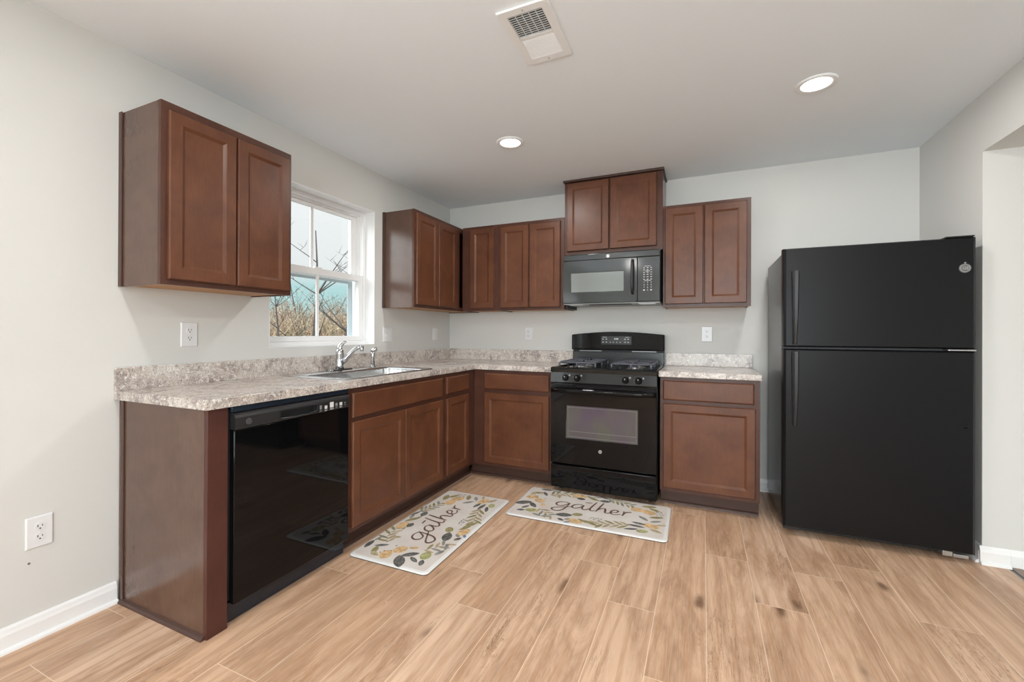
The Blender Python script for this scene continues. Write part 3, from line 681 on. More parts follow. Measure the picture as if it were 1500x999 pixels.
# control panel with four knobs
b = MB(BACK); b.rings([[(u, d, zz) for d, zz in [(0.636, 0.8885), (0.6705, 0.8835), (0.680, 0.812), (0.676, 0.802), (0.636, 0.802)]] for u in (RX0+0.001, RX1-0.001)])
cp = b.build('control_panel', black_mid, t)
for i, x in enumerate((1.402, 1.489, 1.829, 1.917)):
    dd = 0.6752; zz = 0.845
    b = MB(); b.lathe([(0.024, 0.0), (0.024, -0.004), (0.020, -0.006), (0.0185, -0.022), (0.016, -0.025)], (x, -dd, zz), 'y', 20)
    k = b.build('knob', black_gloss, t)
    b = MB(BACK); b.box(x-0.0045, x+0.0045, dd+0.0252, dd+0.031, zz-0.018, zz+0.018, 0.002); b.build('knob_grip', black_gloss, k)
    b = MB(BACK); b.box(x-0.001, x+0.001, dd+0.0312, dd+0.0316, zz+0.004, zz+0.016); b.build('pointer', ink, k)
    b = MB(BACK); b.box(x+0.026, x+0.036, 0.6740, 0.6758, 0.858, 0.870); b.build('burner_symbol', ink_dim, cp)
    for q in range(3): b = MB(BACK); b.box(x-0.031, x-0.028, 0.675, 0.6775, 0.833+q*0.010, 0.835+q*0.010); b.build('scale_mark', ink_dim, cp)
# oven door with window and handle
OD0, OD1 = 0.640, 0.682; z0, z1 = 0.222, 0.792
WU0, WU1, WV0, WV1 = 1.412, 1.914, 0.410, 0.645
b = MB(lambda u, zz, d: BACK(u, d, zz)); b.cells([RX0+0.002, WU0, WU1, RX1-0.002], [z0, WV0, WV1, z1], lambda u, v: not (WU0 < u < WU1 and WV0 < v < WV1), OD0, OD1, 0.004)
od = b.build('oven_door', black_gloss, t)
b = MB(BACK); b.box(WU0+0.0003, WU1-0.0003, OD0+0.01, OD1-0.002, WV0+0.0003, WV1-0.0003); wn = b.build('oven_window', oven_glass, od)
b = MB(BACK)
ringf = [(WU0+0.012, WV0+0.012), (WU1-0.012, WV0+0.012), (WU1-0.012, WV1-0.012), (WU0+0.012, WV1-0.012)]
bb2 = MB(lambda u, zz, d: BACK(u, d, zz)); bb2.cells([WU0+0.010, WU0+0.013, WU1-0.013, WU1-0.010], [WV0+0.010, WV0+0.013, WV1-0.013, WV1-0.010], lambda u, v: not (WU0+0.013 < u < WU1-0.013 and WV0+0.013 < v < WV1-0.013), OD1-0.0019, OD1-0.0015)
bb2.box(WU0+0.02, WU1-0.012, WV0+0.048, WV0+0.052, OD1-0.0019, OD1-0.0015); b.bm.free()
bb2.build('window_border', M('grey_border', (0.13, 0.125, 0.125), 0.3), wn)
# bowed handle, one mesh spanning the door top
b = MB(); N = 16; R = []
for i in range(N+1):
    s_ = i/N; u = RX0+0.004+(RX1-RX0-0.008)*s_; bow = 0.030*min(1.0, sin(pi*s_)*2.2)
    d = OD1+0.0005+bow
    R.append([(u, -(d+0.000), 0.738), (u, -(d+0.012), 0.744), (u, -(d+0.015), 0.757), (u, -(d+0.009), 0.770), (u, -(d-0.004 if bow > 0.01 else d), 0.774), (u, -(OD1+0.0005+max(0, bow-0.014)), 0.757)])
b.rings(R, True, True, True); b.build('handle', black_gloss, od)
badge(od, (RC-0.005, -OD1-0.0003, 0.334), (0, -1, 0), 0.0125)
b = MB(BACK); b.box(RX0+0.003, RX1-0.003, 0.640, 0.676, 0.040, 0.208, 0.006); dr = b.build('storage_drawer', black_gloss, t)
# backguard with an arched top
b = MB(BACK)
top = [(RX0-0.004, 1.155), (RX0+0.004, 1.160)] + [(RX0+0.004+(RX1-RX0-0.008)*i/14, 1.160+0.023*sin(pi*i/14)) for i in range(1, 14)] + [(RX1-0.004, 1.160), (RX1+0.003, 1.155)]
b.prism([(RX1+0.003, 1.032), (RX0-0.004, 1.032)] + top, 0.025, 0.098, 0.008)
bg_ = b.build('backguard', black_gloss, t)
b = MB(BACK); b.box(RX0+0.002, RX1-0.002, 0.025, 0.085, 0.9075, 1.0155, 0.003); b.build('rear_riser', M('riser_enamel', (0.022, 0.025, 0.026), 0.22), t)
b = MB(BACK); b.box(RX0+0.002, RX1-0.002, 0.025, 0.070, 1.0155, 1.0318); b.build('vent_slot', black_matte, t)
for u0, u1 in ((RX0+0.06, RX0+0.25), (RX1-0.25, RX1-0.06)):
    b = MB(BACK); b.box(u0, u1, 0.0705, 0.080, 1.018, 1.026, 0.002); b.build('vent_louvre', M('vent_grey', (0.35, 0.36, 0.36), 0.3, 0.6), t)
b = MB(BACK); b.box(1.538, 1.788, 0.0982, 0.1005, 1.076, 1.148, 0.004); dp = b.build('clock_panel', black_satin, bg_)
b = MB(BACK); b.box(1.645, 1.683, 0.1007, 0.1012, 1.113, 1.134)
disp = b.build('clock_display', black_matte, bg_)
text_part('clock_digits', '8:88', 0.020, led_m, bg_, (1.664, -0.1013, 1.1235), (1, 0, 0), (0, 0, 1), 0.0002)
def mark(par, mp, u, zz, du, dz, d0, d1):
    b = MB(mp); b.box(u-du, u+du, d0, d1, zz-dz, zz+dz); b.build('key_mark', ink, par)
for u in (1.555, 1.583, 1.735, 1.760):
    for zz in (1.097, 1.122): mark(bg_, BACK, u, zz, 0.006, 0.003, 0.1007, 0.1012)
for u in (1.615, 1.640, 1.668, 1.696): mark(bg_, BACK, u, 1.096, 0.004, 0.003, 0.1007, 0.1012)
for u in (1.569, 1.752): mark(bg_, BACK, u, 1.1375, 0.016, 0.0015, 0.1007, 0.1012)

# ------------------------------------------------------------------ over-the-range microwave
MX0, MX1 = 1.2975, 2.0295; MZ0, MZ1 = 1.408, 1.789
t = thing('microwave', (1.66, -0.2, MZ0), 'black over-the-range microwave hung under the high cabinet', 'microwave')
b = MB(BACK); b.box(MX0, MX1, 0.003, 0.362, MZ0-0.004, 1.797, 0.002); b.build('body', black_satin, t)
MS = 1.8695; F0, F1 = 0.3625, 0.400
gun = M('gunmetal_gloss', (0.022, 0.026, 0.025), 0.10, spec=0.7)
WU0, WU1, WV0, WV1 = 1.365, 1.771, 1.491, 1.641
b = MB(lambda u, zz, d: BACK(u, d, zz)); b.cells([MX0, WU0, WU1, MS-0.001], [MZ0, WV0, WV1, 1.738], lambda u, v: not (WU0 < u < WU1 and WV0 < v < WV1), F0, F1, 0.004)
md = b.build('door', gun, t)
b = MB(BACK); b.box(WU0+0.0003, WU1-0.0003, F0+0.01, F1-0.001, WV0+0.0003, WV1-0.0003); b.build('door_window', reflection_glass, md)
b = MB(BACK); b.box(MX0+0.001, MX1, F0, F1-0.003, 1.7392, MZ1, 0.006); vt = b.build('vent_panel', gun, t)
b = MB(BACK); b.box(MS+0.001, MX1, F0, F1, MZ0, 1.738, 0.004); kp = b.build('control_panel', gun, t)
hb = MB(); hp = []
for i in range(11):
    s_ = i/10; hp.append((1.836, -(F1+0.004+0.026*min(1, sin(pi*s_)*2)), 1.466+0.250*s_))
hb.tube(hp, 0.014, 10, True, 0.8); hb.build('handle', black_satin, md)
badge(vt, (1.652, -(F1-0.0028), 1.762), (0, -1, 0), 0.0135)
KX = [1.918, 1.943, 1.968]; kf = F1+0.0003
for r_, row in enumerate(('123', '456', '789')):
    for c_, ch in enumerate(row):
        text_part('key_digit', ch, 0.014, ink, kp, (KX[c_], -kf-0.0003, 1.548-r_*0.019), (1, 0, 0), (0, 0, 1), 0.0002)
text_part('key_digit', '0', 0.014, ink, kp, (KX[1], -kf-0.0003, 1.491), (1, 0, 0), (0, 0, 1), 0.0002)
for zz in (1.655, 1.640, 1.622, 1.606, 1.588, 1.570):
    for x in KX: mark(kp, BACK, x, zz, 0.006, 0.002, kf-0.0004, kf+0.0002)
for zz, w_ in ((1.667, 0.022), (1.631, 0.016), (1.5605, 0.024)): mark(kp, BACK, 1.943, zz, w_, 0.0012, kf-0.0004, kf+0.0002)
for x in (KX[0], KX[2]): mark(kp, BACK, x, 1.491, 0.006, 0.004, kf-0.0004, kf+0.0002)
# underside: grey plate, black intake, lamp lenses
b = MB(BACK); b.box(MX0+0.004, MX1-0.004, 0.02, 0.392, MZ0-0.012, MZ0-0.0045, 0.002); un = b.build('underside_plate', under_m, t)
b = MB(BACK); b.prism([(1.50, 0.30), (1.82, 0.30), (1.79, 0.385), (1.53, 0.385)], MZ0-0.014, MZ0-0.0125) if False else b.box(1.50, 1.82, 0.30, 0.388, MZ0-0.016, MZ0-0.0125, 0.001); b.build('intake_grille', black_matte, un)
for u0, u1 in ((1.335, 1.455), (1.875, 1.995)):
    b = MB(BACK); b.box(u0, u1, 0.29, 0.375, MZ0-0.0145, MZ0-0.0125, 0.0005)
    for q in range(6): b.box(u0+0.006, u1-0.006, 0.298+q*0.012, 0.303+q*0.012, MZ0-0.016, MZ0-0.0148)
    b.build('filter_grille', silver, un)
b = MB(BACK); b.prism([(MX0+0.012, 1.3955), (MX0+0.012, 1.360), (MX0+0.05, 1.372), (MX0+0.05, 1.3955)], 0.02, 0.30) if False else b.box(MX0+0.001, MX0+0.020, 0.05, 0.33, MZ0-0.040, MZ0-0.0125, 0.002); b.build('side_bracket', black_matte, t)

# ------------------------------------------------------------------ refrigerator
FX0, FX1 = 2.742, 3.580
t = thing('refrigerator', (3.16, -0.4, 0), 'black top-freezer refrigerator standing right of the short counter', 'refrigerator')
b = MB(); b.box(FX0+0.004, FX1-0.004, -0.698, -0.075, 0.045, 1.650, 0.006); b.build('body', fridge_side, t)
dz = (0.048, 1.083); fz_ = (1.095, 1.668)
def fdoor(name, z0, z1):
    b = MB(); r = 0.02
    prof = [(-0.702, 0.004), (-0.706, 0.0), (-0.745, 0.0), (-0.765, 0.004), (-0.775, 0.016)]
    b.rings([[(FX0+i, y, z0+i*0.5), (FX1-i, y, z0+i*0.5), (FX1-i, y, z1-i*0.5), (FX0+i, y, z1-i*0.5)] for y, i in prof], True, True, False)
    return b.build(name, fridge_m, t)
fz = fdoor('freezer_door', *fz_); rd = fdoor('refrigerator_door', *dz)
gk = MB(); gk.box(FX0+0.012, FX1-0.012, -0.7018, -0.6982, 0.055, 1.66); gk.build('door_gasket', M('grey_gasket', (0.08, 0.08, 0.085), 0.6), t)
def fhandle(par, z0, z1, up):
    b = MB(); R = []
    for i in range(13):
        s_ = i/12; zz = z0+(z1-z0)*s_; k = s_ if up else 1-s_        # k=1 far end (tapers into the door)
        st = 0.032*(1-k**3)+0.002; w_ = 0.017*(1-0.35*k)
        R.append([(2.800-w_, -0.7755, zz), (2.800-w_, -0.7755-st, zz), (2.800-w_*0.4, -0.7755-st-0.008, zz), (2.800+w_*0.6, -0.7755-st-0.008, zz), (2.800+w_, -0.7755-st, zz), (2.800+w_, -0.7755, zz)])
    b.rings(R, True, True); b.build('handle', black_satin, par)
fhandle(fz, 1.110, 1.532, False)
fhandle(rd, 0.640, 1.070, False)
badge(fz, (3.532, -0.7753, 1.508), (0, -1, 0), 0.024, M('dark_silver_badge', (0.16, 0.16, 0.16), 0.35, 0.5), M('light_silver', (0.50, 0.50, 0.50), 0.35, 0.5))
b = MB(); b.lathe([(0.004, -0.0), (0.0045, -0.004), (0.001, -0.006)], (3.532, -0.7753, 1.535), 'y', 10); b.build('badge_tip', silver, fz)
b = MB(); b.box(3.46, FX1-0.008, -0.77, -0.66, 1.6695, 1.676, 0.002); b.box(3.50, FX1-0.008, -0.76, -0.60, 1.6505, 1.6692, 0.002); b.build('top_hinge_cover', black_satin, t)
b = MB(); b.box(3.47, FX1-0.002, -0.770, -0.70, 1.0855, 1.0925, 0.001); b.build('middle_hinge', silver, t)
b = MB(); b.box(FX0+0.03, FX1-0.03, -0.69, -0.665, 0.012, 0.044, 0.002); b.build('toe_grille', black_matte, t)
b = MB(); b.box(3.46, 3.50, -0.742, -0.70, 0.016, 0.046, 0.002); b.box(3.505, 3.565, -0.735, -0.70, 0.012, 0.030, 0.002); b.build('bottom_hinge', silver, t)
b = MB(); b.box(2.75, 2.83, -0.74, -0.70, 0.026, 0.046, 0.002); b.build('hinge_plate', black_satin, t)
for x in (2.80, 3.50):
    for y in (-0.66, -0.12):
        b = MB(); b.lathe([(0.022, -0.012), (0.022, 0.012)], (x, y, 0.0225), 'x', 16); b.build('roller', black_matte, t)
b = MB(); b.lathe([(0.010, 0), (0.010, -0.003), (0.004, -0.004)], (3.537, -0.7752, 0.70), 'y', 12); b.build('door_dimple', black_gloss, rd)

# ------------------------------------------------------------------ outlets and switches
def outlet(mp, u, z, label, loc, group=None, gangs=1, rocker=False, name='wall_outlet', cat='outlet'):
    t = thing(name, loc, label, cat, group)
    w_ = 0.039 if gangs == 1 else 0.057; h_ = 0.0595
    def R(i, d): return [(u-w_+i, d, z-h_+i), (u+w_-i, d, z-h_+i), (u+w_-i, d, z+h_-i), (u-w_+i, d, z+h_-i)]
    b = MB(mp); b.rings([R(0, 0.0005), R(0, 0.003), R(0.004, 0.006)]); b.build('cover_plate', plate_m, t)
    cs = [u] if gangs == 1 else [u-0.023, u+0.023]
    for k, cu in enumerate(cs):
        if rocker and (gangs == 1 or k == 1):
            b = MB(mp); b.box(cu-0.0165, cu+0.0165, 0.0062, 0.0085, z-0.033, z+0.033, 0.001); b.build('rocker', plate_m, t)
        elif gangs == 2:
            b = MB(mp); b.box(cu-0.005, cu+0.005, 0.0062, 0.0075, z-0.012, z+0.012); b.box(cu-0.0035, cu+0.0035, 0.0075, 0.018, z-0.010, z-0.001, 0.001); b.build('toggle', plate_m, t)
        else:
            for s_ in (-1, 1):
                zc = z+s_*0.0195
                ol = [(cu+0.0165*max(-0.85, min(0.85, cos(a*pi/12))), zc+0.0145*sin(a*pi/12)) for a in range(24)]
                b = MB(mp); b.prism(ol, 0.0062, 0.0082); q = b.build('receptacle', plate_m, t)
                b = MB(mp); b.box(cu-0.0075, cu-0.0052, 0.0084, 0.0088, zc-0.001, zc+0.008); b.box(cu+0.0052, cu+0.0075, 0.0084, 0.0088, zc+0.000, zc+0.007); b.box(cu-0.0024, cu+0.0024, 0.0084, 0.0088, zc-0.0095, zc-0.0048); b.build('slots', hole_m, q)
            b = MB(mp); b.prism([(cu+0.003*cos(a*pi/5), z+0.003*sin(a*pi/5)) for a in range(10)], 0.0062, 0.0072); b.build('screw', plate_m, t)
    return t
outlet(LEFT, -2.446, 1.157, 'white outlet on the window wall under the left wall cabinet', (0, -2.446, 1.157))
outlet(LEFT, -2.980, 0.404, 'white outlet low on the wall left of the counter run', (0, -2.980, 0.404))
outlet(LEFT, -0.948, 1.154, 'wide double wall plate with two switches right of the window', (0, -0.948, 1.154), gangs=2, rocker=True, name='wall_switch', cat='switch')
outlet(LEFT, -0.262, 1.158, 'narrow white wall plate on the window wall next to the corner', (0, -0.262, 1.158), rocker=True, name='wall_switch', cat='switch')
outlet(BACK, 0.850, 1.163, 'white outlet on the back wall left of the stove', (0.85, 0, 1.163))
outlet(BACK, 2.344, 1.167, 'white outlet on the back wall right of the stove', (2.344, 0, 1.167))
t = tag(MB(LEFT).lathe([(0.004, 0), (0.004, 0.002), (0.002, 0.003)], (-3.008, 0, 0.292), 'y', 10).build('screw', M('screw_grey', (0.15, 0.15, 0.15), 0.4)), 'tiny grey screw head in the wall below the low outlet', 'screw')

# ------------------------------------------------------------------ ceiling: vent and recessed lamps
VX0, VX1, VY0, VY1 = 1.580, 1.790, -2.245, -1.895
t = thing('ceiling_vent', (1.685, -2.07, H), 'white metal air register in the ceiling', 'vent')
CE = lambda x, y, d: (x, y, H-d)
ox0, ox1, oy0, oy1 = VX0+0.035, VX1-0.035, VY0+0.035, VY1-0.035
b = MB(CE); b.cells([VX0, ox0, ox1, VX1], [VY0, oy0, oy1, VY1], lambda x, y: not (ox0 < x < ox1 and oy0 < y < oy1), 0.0005, 0.009, 0.004); b.build('frame', trim_m, t)
b = MB(CE); b.box(ox0, ox1, oy0, oy1, 0.0005, 0.0012); b.build('duct_opening', hole_m, t)
ym = (oy0+oy1)/2
b = MB(CE); b.box(ox0+0.0003, ox1-0.0003, ym-0.008, ym+0.008, 0.002, 0.0085); b.build('centre_bar', trim_m, t)
for nm, a, c_, tilt in (('louvre', oy0, ym-0.008, 1), ('louvre', ym+0.008, oy1, -1)):
    b = MB(CE); n = 11
    for i in range(n):
        y = a+(c_-a)*(i+0.5)/n; h = 0.0055
        if tilt > 0: b.rings([[(x, y+0.0005, 0.0018), (x, y+0.0022, 0.0018), (x, y-0.0018, 0.0085), (x, y-0.0035, 0.0085)] for x in (ox0+0.0005, ox1-0.0005)])
        else: b.rings([[(x, y-0.0022, 0.0016), (x, y-0.0012, 0.0016), (x, y+0.0046, 0.0088), (x, y+0.0030, 0.0088)] for x in (ox0+0.0005, ox1-0.0005)])
    if tilt > 0:
        for i in range(1, 5):
            x = ox0+(ox1-ox0)*i/5; b.box(x-0.0018, x+0.0018, a, c_, 0.0014, 0.0030)
    b.build(nm, trim_m, t)
for y in (VY0+0.016, VY1-0.016):
    b = MB(); b.lathe([(0.004, 0), (0.0035, -0.002)], (1.685, y, H-0.0092), 'z', 10); b.build('screw', silver, t)

def can_light(x, y, label, group=None):
    t = thing('recessed_light', (x, y, H), label, 'ceiling light', group)
    b = MB(); b.lathe([(0.066, -0.0006), (0.090, -0.0006), (0.090, -0.004), (0.082, -0.009), (0.066, -0.006)], (x, y, H), n=40, cap=False)
    b.build('trim_ring', trim_m, t)
    b = MB(); b.lathe([(0.0655, -0.001), (0.0655, -0.004), (0.03, -0.0055)], (x, y, H), n=40); b.build('lens', lens_m, t)
    ld = bpy.data.lights.new('lamp', 'AREA'); ld.shape = 'DISK'; ld.size = 0.13; ld.energy = LAMP_W; ld.color = (1.0, 0.975, 0.945)
    lo = bpy.data.objects.new('lamp', ld); COL.objects.link(lo); lo.parent = t; lo.location = (0, 0, -0.0075)
can_light(1.17, -1.165, 'lit recessed ceiling light nearer the window wall')
can_light(2.825, -1.166, 'lit recessed ceiling light nearer the refrigerator')
for x in (1.17, 2.825):
    for y in (-3.08, -5.0):
        can_light(x, y, 'lit recessed ceiling light behind the camera', 'recessed lights behind the camera')

# ------------------------------------------------------------------ kitchen mats
def watercolour(name, c, amp=0.35):
    m = M(name, c, 0.75, spec=0.2)
    nz = noise(m, coords(m), 45, 3, 0.6)
    setcol(m, ramp(m, nz, [(0.3, tuple(x*(1-amp) for x in c)), (0.7, tuple(min(1, x*(1+amp)) for x in c))])); return m
mat_base = M('cream_mat_vinyl', (0.66, 0.61, 0.56), 0.5, spec=0.35)
setcol(mat_base, ramp(mat_base, noise(mat_base, coords(mat_base), 5, 3), [(0.35, (0.62, 0.555, 0.51)), (0.65, (0.69, 0.65, 0.61))]))
mat_rim = M('white_mat_rim', (0.70, 0.69, 0.67), 0.5)
mat_back = M('black_mat_foam', (0.02, 0.02, 0.02), 0.8)
P_ = {'o': watercolour('print_orange', (0.63, 0.42, 0.22)), 'v': watercolour('print_olive', (0.30, 0.265, 0.13)), 'd': watercolour('print_slate', (0.115, 0.112, 0.105), 0.6),
      't': watercolour('print_tan', (0.47, 0.385, 0.24)), 'g': watercolour('print_green', (0.35, 0.36, 0.16)), 'y': watercolour('print_grey', (0.28, 0.28, 0.25)),
      'x': watercolour('print_brown_ink', (0.150, 0.090, 0.068)), 'b': watercolour('print_blue', (0.16, 0.22, 0.36))}
PK = list(P_)
def catmull(pts, n=8):
    out = []; p = [pts[0]]+list(pts)+[pts[-1]]
    for i in range(1, len(p)-2):
        for k in range(n):
            t = k/n
            out.append(tuple(0.5*((2*p[i][a])+(-p[i-1][a]+p[i+1][a])*t+(2*p[i-1][a]-5*p[i][a]+4*p[i+1][a]-p[i+2][a])*t*t+(-p[i-1][a]+3*p[i][a]-3*p[i+1][a]+p[i+2][a])*t**3) for a in (0, 1)))
    out.append(tuple(pts[-1])); return out
# (kind, colour, u, v, length, width, angle) in fractions of the mat; L leaf, O fruit
PRINT = []
def leaf(c, u, v, L, W, a): PRINT.append(('L', c, u, v, L*1.15, W*1.15, a))
def fruit(c, u, v, L, W, a): PRINT.append(('O', c, u, v, L*1.05, W*1.1, a))
def sprig(cs, pts, L, W, n, spread=50):
    PRINT.append(('S', 'y', pts))
    q = catmull(pts, 12)
    for i in range(n):
        k = int((i+0.5)/n*(len(q)-2)); x, y = q[k]; dx, dy = q[k+1][0]-x, (q[k+1][1]-y)*0.5
        a = math.degrees(math.atan2(dy, dx)); s_ = 1 if i % 2 else -1
        aa = a+s_*spread; leaf(cs[i % len(cs)], x+cos(radians(aa))*L*0.5, y+sin(radians(aa))*L*0.5*2, L, W, aa)
fruit('o', -0.425, 0.12, 0.085, 0.060, 15); fruit('o', -0.355, 0.04, 0.080, 0.060, -20); fruit('o', -0.31, -0.075, 0.050, 0.026, -60)
leaf('v', -0.41, 0.29, 0.085, 0.030, 20); leaf('d', -0.37, 0.44, 0.080, 0.028, 5); leaf('d', -0.355, 0.29, 0.070, 0.022, -60); leaf('t', -0.44, 0.24, 0.055, 0.028, 70)
leaf('d', -0.45, -0.10, 0.105, 0.052, 35); leaf('d', -0.375, -0.125, 0.085, 0.034, -50); leaf('d', -0.41, -0.22, 0.060, 0.024, 60); leaf('d', -0.42, -0.33, 0.050, 0.026, 20)
fruit('g', -0.355, -0.29, 0.075, 0.052, 10)
sprig(['t', 'v', 'y'], [(-0.31, -0.20), (-0.26, -0.30), (-0.20, -0.36)], 0.060, 0.017, 7)
leaf('y', -0.30, -0.39, 0.06, 0.024, 160); leaf('y', -0.235, -0.39, 0.06, 0.022, 20)
sprig(['t', 'v'], [(-0.32, 0.28), (-0.25, 0.38), (-0.15, 0.40)], 0.062, 0.018, 9)
leaf('y', -0.30, 0.43, 0.07, 0.016, -10); leaf('t', -0.25, 0.27, 0.055, 0.022, -70)
fruit('o', -0.115, 0.39, 0.095, 0.060, 0); leaf('t', -0.13, 0.33, 0.06, 0.02, 10); leaf('d', -0.095, 0.305, 0.055, 0.034, 0)
leaf('v', -0.025, 0.385, 0.09, 0.026, -30); leaf('v', 0.0, 0.345, 0.075, 0.020, -15); leaf('y', 0.01, 0.44, 0.06, 0.02, 10); leaf('d', 0.07, 0.34, 0.065, 0.036, 5); leaf('d', 0.06, 0.45, 0.07, 0.018, -15)
sprig(['y', 'v', 't'], [(0.09, 0.45), (0.17, 0.38), (0.27, 0.32)], 0.055, 0.018, 11)
fruit('o', 0.295, 0.23, 0.085, 0.060, 0); fruit('o', 0.37, 0.20, 0.090, 0.062, -35); leaf('v', 0.36, 0.38, 0.085, 0.036, 10); leaf('v', 0.42, 0.08, 0.080, 0.030, 20); leaf('v', 0.40, 0.30, 0.07, 0.03, -30)
leaf('y', 0.345, 0.0, 0.075, 0.026, -45); leaf('y', 0.42, -0.04, 0.065, 0.024, 30)
fruit('o', 0.40, -0.18, 0.095, 0.055, -15); leaf('t', 0.43, -0.29, 0.075, 0.028, -30); leaf('t', 0.455, -0.12, 0.055, 0.020, 20)
leaf('d', 0.325, -0.16, 0.075, 0.024, -10); leaf('d', 0.315, -0.24, 0.090, 0.024, -5); leaf('d', 0.29, -0.34, 0.075, 0.022, 20); fruit('g', 0.355, -0.35, 0.065, 0.040, 15)
sprig(['t', 'v', 't'], [(0.28, -0.27), (0.18, -0.30), (0.09, -0.37)], 0.070, 0.020, 9, 40)
leaf('v', 0.05, -0.37, 0.105, 0.028, -25); leaf('v', 0.0, -0.35, 0.075, 0.022, -30)
fruit('o', -0.05, -0.39, 0.095, 0.055, -10); fruit('v', -0.055, -0.20, 0.065, 0.044, 25); leaf('d', -0.135, -0.27, 0.095, 0.050, 15); leaf('d', -0.135, -0.41, 0.045, 0.022, -30); leaf('y', -0.10, -0.37, 0.04, 0.02, 50); leaf('b', -0.09, -0.45, 0.035, 0.016, 30)
PRINT.append(('S', 'd', [(0.02, -0.27), (0.06, -0.245), (0.12, -0.24)])); PRINT.append(('S', 'd', [(0.41, 0.27), (0.435, 0.20), (0.45, 0.12)]))
for (u, v) in [(0.035, -0.225), (0.05, -0.215), (0.065, -0.22), (0.08, -0.21), (0.10, -0.215), (0.06, -0.265), (0.09, -0.26), (0.415, 0.23), (0.445, 0.24), (0.42, 0.16), (0.455, 0.18), (0.44, 0.27), (-0.42, 0.20), (-0.40, 0.18), (-0.385, 0.11), (-0.33, 0.13)]:
    PRINT.append(('O', 'd', u, v, 0.012, 0.009, 0))
# hand-lettered strokes, x-height 1, baseline 0
WORD = [
 [(0.95, 0.85), (0.6, 1.02), (0.18, 0.85), (0.02, 0.42), (0.22, 0.08), (0.6, 0.18), (0.98, 0.9)],
 [(0.98, 0.95), (0.92, 0.2), (0.78, -0.65), (0.42, -1.1), (0.02, -0.95), (0.02, -0.6), (0.55, -0.22), (1.25, 0.2)],
 [(2.05, 0.8), (1.75, 0.98), (1.38, 0.7), (1.28, 0.22), (1.52, 0.0), (1.85, 0.3), (2.08, 0.88)],
 [(2.08, 0.9), (2.04, 0.25), (2.2, 0.0), (2.42, 0.15), (2.62, 0.5)],
 [(2.86, 2.0), (2.70, 1.1), (2.62, 0.3), (2.78, 0.0), (3.0, 0.18)],
 [(2.05, 1.58), (2.55, 1.66)],
 [(3.38, 2.05), (3.24, 1.1), (3.10, 0.0)],
 [(3.12, 0.25), (3.36, 0.8), (3.62, 0.92), (3.72, 0.5), (3.76, 0.1), (3.95, 0.04), (4.15, 0.3)],
 [(4.15, 0.35), (4.5, 0.5), (4.62, 0.8), (4.38, 0.96), (4.14, 0.6), (4.2, 0.12), (4.48, 0.0), (4.85, 0.25)],
 [(5.0, 0.95), (5.05, 0.5), (4.98, 0.0)], [(5.04, 0.45), (5.22, 0.85), (5.55, 0.98)]]
